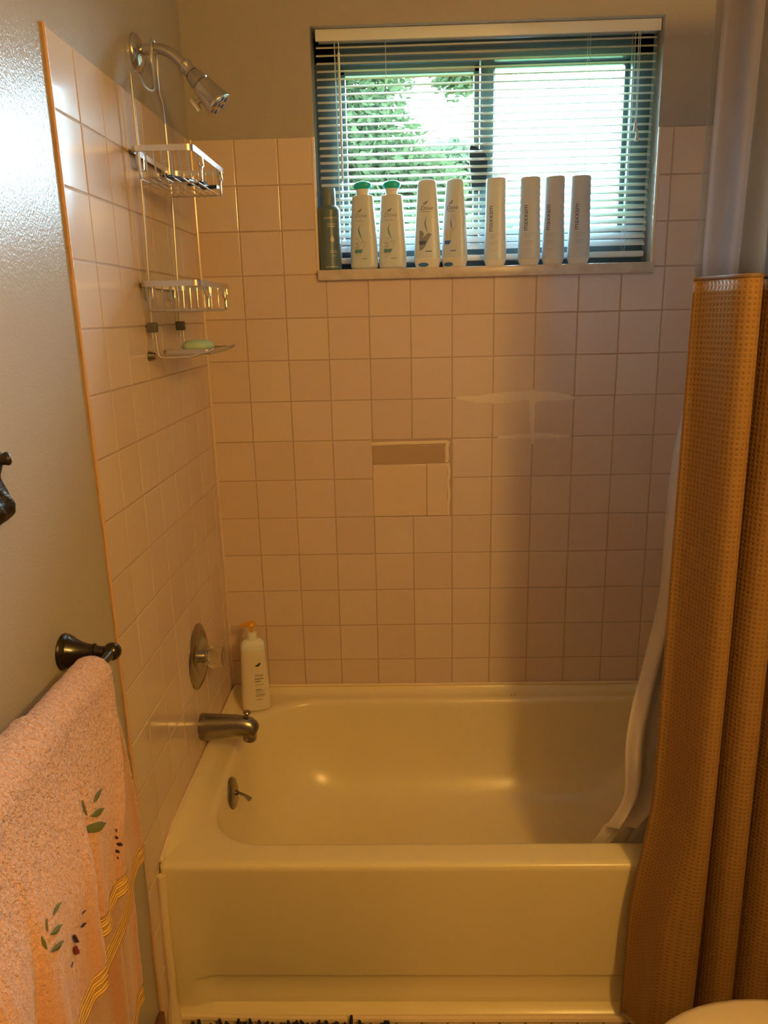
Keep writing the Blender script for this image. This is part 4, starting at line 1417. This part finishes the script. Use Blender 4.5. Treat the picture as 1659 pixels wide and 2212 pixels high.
# ------------------------------------------------------------------ shower curtain
folds = [0.998, 1.071, 1.143, 1.222, 1.300, 1.375, 1.450, 1.512]
def curtain_path(z):
    """plan of the curtain at height z: list of (x, y)"""
    low = sm(0.55, 0.0, z)
    amp = 1.0 - 0.15 * sm(1.4, 1.9, z)
    pts = []
    for k in range(len(folds) - 1):
        a, b = folds[k], folds[k + 1]
        w_ = b - a
        sway = 0.004 * math.sin(z * 2.6 + k * 1.9)
        if k == 0:
            cre = lerp(0.30, 0.52, sm(1.35, 1.05, z)) if z > 0.9 else 0.52
            cre = lerp(0.52, 0.50, 0)
            e_ = a - 0.030 * sm(0.60, 0.26, z) - 0.004 * low
            yo = -0.004 * sm(0.55, 0.40, z)
            p = [(e_, -0.768), (e_ + .010, -0.780), (e_ + .022, -0.812), (e_ + .034, -0.852), (lerp(e_, b, .62), -0.870), (lerp(e_, b, .82), -0.873), (b, -0.862), (b + .004, -0.838), (b - .003, -0.800)]
        else:
            p = [(a - .004, -0.776), (a + w_ * .12, -0.790), (a + w_ * .28, -0.835), (a + w_ * .50, -0.866), (a + w_ * .78, -0.873), (b, -0.862), (b + .004, -0.838), (b - .003, -0.800)]
        pts += [(q[0] + sway * (1 if q is not p[0] or k else 0), -0.80 + (q[1] + 0.80) * amp) for q in p]
    return pts


def sheet(z0, z1, nz, per=5, nmax=None):
    zsn = [lerp(z0, z1, k / nz) for k in range(nz + 1)]
    rows = []
    for z in zsn:
        pp = cat_rom([(x_, y_, z) for x_, y_ in curtain_path(z)], per)
        rows.append(pp)
    return rows


def sheet_mesh(name, rows, mat, parent):
    n_ = len(rows[0])
    me = bpy.data.meshes.new(name)
    off = base_of(parent)
    vs = [tuple(p - off) for r_ in rows for p in r_]
    fs = [(j * n_ + i, j * n_ + i + 1, (j + 1) * n_ + i + 1, (j + 1) * n_ + i) for j in range(len(rows) - 1) for i in range(n_ - 1)]
    me.from_pydata(vs, [], fs)
    me.materials.append(mat)
    uvl = me.uv_layers.new(name='UVMap')
    arc = [0.0]
    for i in range(1, n_):
        arc.append(arc[-1] + (rows[len(rows) // 2][i] - rows[len(rows) // 2][i - 1]).length)
    for p in me.polygons:
        for li in p.loop_indices:
            vi = me.loops[li].vertex_index
            uvl.data[li].uv = (arc[vi % n_], rows[vi // n_][0].z)
        p.use_smooth = True
    o = bpy.data.objects.new(name, me)
    COL.objects.link(o)
    o.parent = parent
    md = o.modifiers.new('thick', 'SOLIDIFY')
    md.thickness = 0.0009
    return o


cur = empty('shower_curtain', (1.25, -0.82, 0.03), 'golden brown waffle shower curtain with sheer upper band, gathered over the tub side', 'shower curtain')
sheet_mesh('waffle_panel', sheet(0.03, 1.522, 60), M['waffle'], cur)
sheet_mesh('sheer_band', sheet(1.523, 2.12, 14), M['sheer'], cur)
# hem where the sheer band meets the waffle
mb = MB()
pp = cat_rom([(x_, y_, 1.5225) for x_, y_ in curtain_path(1.5225)], 5)
mb.tube(pp, 0.0013, 6, sx=2.6, sy=1)
M['waffle_hem'] = pmat('curtain_hem', (0.20, 0.12, 0.07), 0.6)
build('band_seam', mb, M['waffle_hem'], cur)
pp = [Vector(r_[0]) for r_ in sheet(0.03, 1.52, 40)]
mb = MB(); mb.tube(pp, 0.0011, 6)
build('side_hem', mb, M['waffle_hem'], cur)
# liner hanging inside the tub
def liner(u, v):
    z = lerp(0.165, 2.12, v)
    e_ = 0.962 + 0.048 * sm(0.60, 1.0, z) + 0.030 * sm(1.15, 1.42, z) + 0.008 * sm(0.64, 0.50, z) - 0.060 * sm(0.52, 0.30, z) - 0.02 * sm(.3, .1, z)
    x_ = lerp(e_, 1.46 - 0.24 * sm(.6, .4, z), u)
    k = u * 7.3
    amp_ = 0.020 * (1 - 0.35 * sm(1.2, 2.0, z))
    y_ = -0.690 + 0.034 * sm(0.62, 0.30, z) + amp_ * math.sin(k * 2 * math.pi + 1.9 + 0.8 * math.sin(z * 2.2)) * sm(0, 0.04, u + 0.01) + 0.004 * noise.noise(Vector((u * 12, z * 9, 2)))
    if z < 0.42:
        y_ = max(y_, lerp(-0.652, -0.575, min(1, max(0, (0.385 - z) / 0.22))))
    x_ += 0.010 * noise.noise(Vector((z * 5, 1, 0))) * sm(0.6, 0.3, z)
    return (x_, y_, z)
mb = MB(); mb.grid(liner, 150, 90)
ln = build('curtain_liner', mb, M['liner'], loc=(1.2, -0.67, 0.165), auto=180)
ln.modifiers.new('thick', 'SOLIDIFY').thickness = 0.0006
tag(ln, 'thin white curtain liner hanging inside the tub beside the brown curtain', 'curtain liner')

# ------------------------------------------------------------------ toilet
to = empty('toilet', (1.18, -1.275, 0.0), 'toilet with closed cream lid in front of the brown curtain', 'toilet')
def egg(cx, hw, fl, bl_, z, n=48, yc=-1.275, pw=2.1):
    out = []
    for k in range(n):
        t = 2 * math.pi * k / n
        c_, s_ = math.cos(t), math.sin(t)
        a = bl_ if c_ > 0 else fl
        out.append((cx + a * math.copysign(abs(c_) ** (2 / pw), c_), yc + hw * math.copysign(abs(s_) ** (2 / pw), s_), z))
    return out
mb = MB()
mb.loft([egg(1.12, .11, .20, .20, 0.0), egg(1.12, .115, .205, .20, 0.02), egg(1.12, .10, .17, .2, .10), egg(1.10, .12, .18, .22, .2), egg(1.07, .16, .21, .24, .3), egg(1.06, .176, .222, .25, .36), egg(1.06, .180, .226, .25, .388), egg(1.06, .17, .215, .24, .392)])
build('bowl', mb, M['porcelain'], to, auto=60)
mb = MB()
mb.loft([egg(1.06, .175, .222, .235, .394), egg(1.06, .183, .229, .24, .396), egg(1.06, .185, .231, .24, .402), egg(1.06, .183, .229, .24, .407), egg(1.06, .17, .215, .23, .409)])
build('toilet_seat', mb, M['porcelain'], to, auto=60)
mb = MB()
mb.loft([egg(1.06, .172, .218, .232, .411), egg(1.06, .182, .228, .238, .413), egg(1.06, .185, .231, .24, .418), egg(1.06, .183, .229, .238, .423), egg(1.06, .174, .220, .23, .4275), egg(1.06, .12, .16, .18, .4315), egg(1.06, .05, .07, .08, .4325)])
build('toilet_lid', mb, M['lid'], to, auto=60)
mb = MB(); mb.box(1.33, 1.515, -1.47, -1.08, 0.36, 0.74, 0.02); 
build('cistern', mb, M['porcelain'], to)
mb = MB(); mb.box(1.32, 1.522, -1.48, -1.07, 0.742, 0.775, 0.01)
build('cistern_lid', mb, M['porcelain'], to)
mb = MB(); mb.box(1.16, 1.45, -1.36, -1.19, 0.0, 0.385, 0.03)
build('pedestal', mb, M['porcelain'], to)

# ------------------------------------------------------------------ bath mat
mb = MB()
mb.box(0.05, 0.50, -1.45, -0.786, 0.0005, 0.008, 0.003)
bmroot = build('bath_mat', mb, M['mat_yarn'], loc=(0.27, -1.12, 0.0005))
tag(bmroot, 'dark navy shaggy bath mat on the floor in front of the tub', 'bath mat')
mb = MB()
for i in range(44):
    for j in range(62):
        x_ = 0.052 + i * 0.0103 + rnd.uniform(-.003, .003)
        y_ = -0.786 - j * 0.0106 + rnd.uniform(-.003, .003)
        if j == 0: y_ += rnd.uniform(-0.002, 0.010)
        t = rnd.uniform(0, 6.28); l_ = rnd.uniform(0.003, 0.009)
        top = (x_ + l_ * math.cos(t), y_ + l_ * math.sin(t), rnd.uniform(.018, .026))
        mb.tube([(x_, y_, .006), ((x_ + top[0]) / 2, (y_ + top[1]) / 2, .015), top], [.0032, .0042, .0026], 5)
ch = build('chenille_pile', mb, M['mat_yarn'], bmroot, auto=180)
ch['kind'] = 'stuff'

# ------------------------------------------------------------------ vanity light on the right wall, beside the viewer
vl = empty('vanity_light', (XR, -2.30, 2.08), 'three-bulb vanity light on right wall behind the viewer', 'light')
mb = MB(); mb.box(XR - 0.03, XR, -2.60, -2.00, 2.03, 2.13, 0.01)
build('backplate', mb, M['chrome'], vl)
for k, y_ in enumerate((-2.50, -2.30, -2.10)):
    mb = MB()
    mb.tube([(XR - 0.03, y_, 2.08), (XR - 0.075, y_, 2.08)], 0.016, 16)
    so = build('lamp_socket', mb, M['chrome'], vl)
    ld = bpy.data.lights.new('bulb_light', 'POINT')
    ld.energy = LAMP
    ld.color = LAMP_COL
    ld.shadow_soft_size = 0.06
    lo_ = bpy.data.objects.new('bulb_light', ld)
    COL.objects.link(lo_)
    lo_.parent = vl
    lo_.location = Vector((XR - 0.15, y_, 2.08)) - Vector(vl['_b'])
    mb = MB()
    mb.lathe([(max(.0006, .038 * math.cos(t)), .038 * math.sin(t)) for t in [-math.pi / 2 + math.pi * q / 12 for q in range(13)]], (XR - 0.105, y_, 2.08), (1, 0, 0), 20)
    build('globe_bulb', mb, M['lit_bulb'], vl)

# ------------------------------------------------------------------ outdoors
mb = MB(); mb.box(-25, 30, 0.4, 60, -0.6, -0.5)
g_ = struct('ground', mb, M['lawn'], smooth=False)
def tree(x_, y_, h, crowns, leaf, cnt, size, label, seed):
    rt = random.Random(seed)
    root = empty('tree', (x_, y_, -0.5), label, 'tree', 'trees outside the window')
    m_ = MB()
    m_.tube(cat_rom([(x_, y_, -0.5), (x_ + .05, y_, h * .3), (x_ - .05, y_ + .1, h * .6), (x_, y_, h * .9)], 5), [0.14 - 0.007 * k for k in range(16)], 10)
    for (cx_, cy_, cz_, r_) in crowns:
        m_.tube([(x_, y_, max(0.3, cz_ - r_ * 1.2)), (lerp(x_, cx_, .6), lerp(y_, cy_, .6), cz_ - r_ * .4), (cx_, cy_, cz_)], [.07, .045, .02], 7)
    build('trunk', m_, M['bark'], root)
    m_ = MB()
    tot = sum(c[3] ** 2 for c in crowns)
    for (cx_, cy_, cz_, r_) in crowns:
        for _ in range(int(cnt * r_ * r_ / tot)):
            d = Vector((rt.gauss(0, 1), rt.gauss(0, 1), rt.gauss(0, 1))).normalized() * r_ * rt.uniform(.35, 1.08)
            c_ = Vector((cx_, cy_, cz_)) + Vector((d.x, d.y, d.z * .85))
            u = Vector((rt.gauss(0, 1), rt.gauss(0, 1), rt.gauss(0, .6))).normalized()
            v2 = u.cross(Vector((rt.gauss(0, 1), rt.gauss(0, 1), rt.gauss(0, 1)))).normalized()
            s = size * rt.uniform(.7, 1.3)
            m_.add([c_ - u * s, c_ + v2 * s * .42 , c_ + u * s, c_ - v2 * s * .42], [(0, 1, 2, 3)])
    build('foliage', m_, M[leaf], root, smooth=False)
tree(-0.95, 5.2, 3.4, [(-1.0, 5.2, 2.7, .75), (-0.7, 5.1, 3.4, .55), (-0.75, 5.4, 1.9, .7)], 'leaf_y', 17000, .045, 'yellow-green tree seen through the left edge of the window', 1)
tree(0.2, 8.3, 4.6, [(-0.1, 8.4, 4.3, .8), (0.05, 8.3, 3.4, .8), (0.1, 8.2, 2.3, .9), (-0.8, 8.4, 3.3, .8), (1.28, 8.4, 4.35, .36), (0.85, 8.4, 3.0, .5), (-0.6, 8.4, 2.2, .8)], 'leaf_g', 32000, .06, 'green tree in the middle of the left window pane', 2)
tree(1.6, 11.5, 3.6, [(1.35, 11.4, 3.5, .75), (0.9, 11.4, 2.5, 1.1), (2.0, 11.4, 2.2, .8), (2.9, 11.6, 1.55, .75), (4.2, 11.8, 1.35, .8), (5.4, 12, 1.4, .85)], 'leaf_b', 42000, .085, 'low grey-green tree at the foot of the window panes', 3)
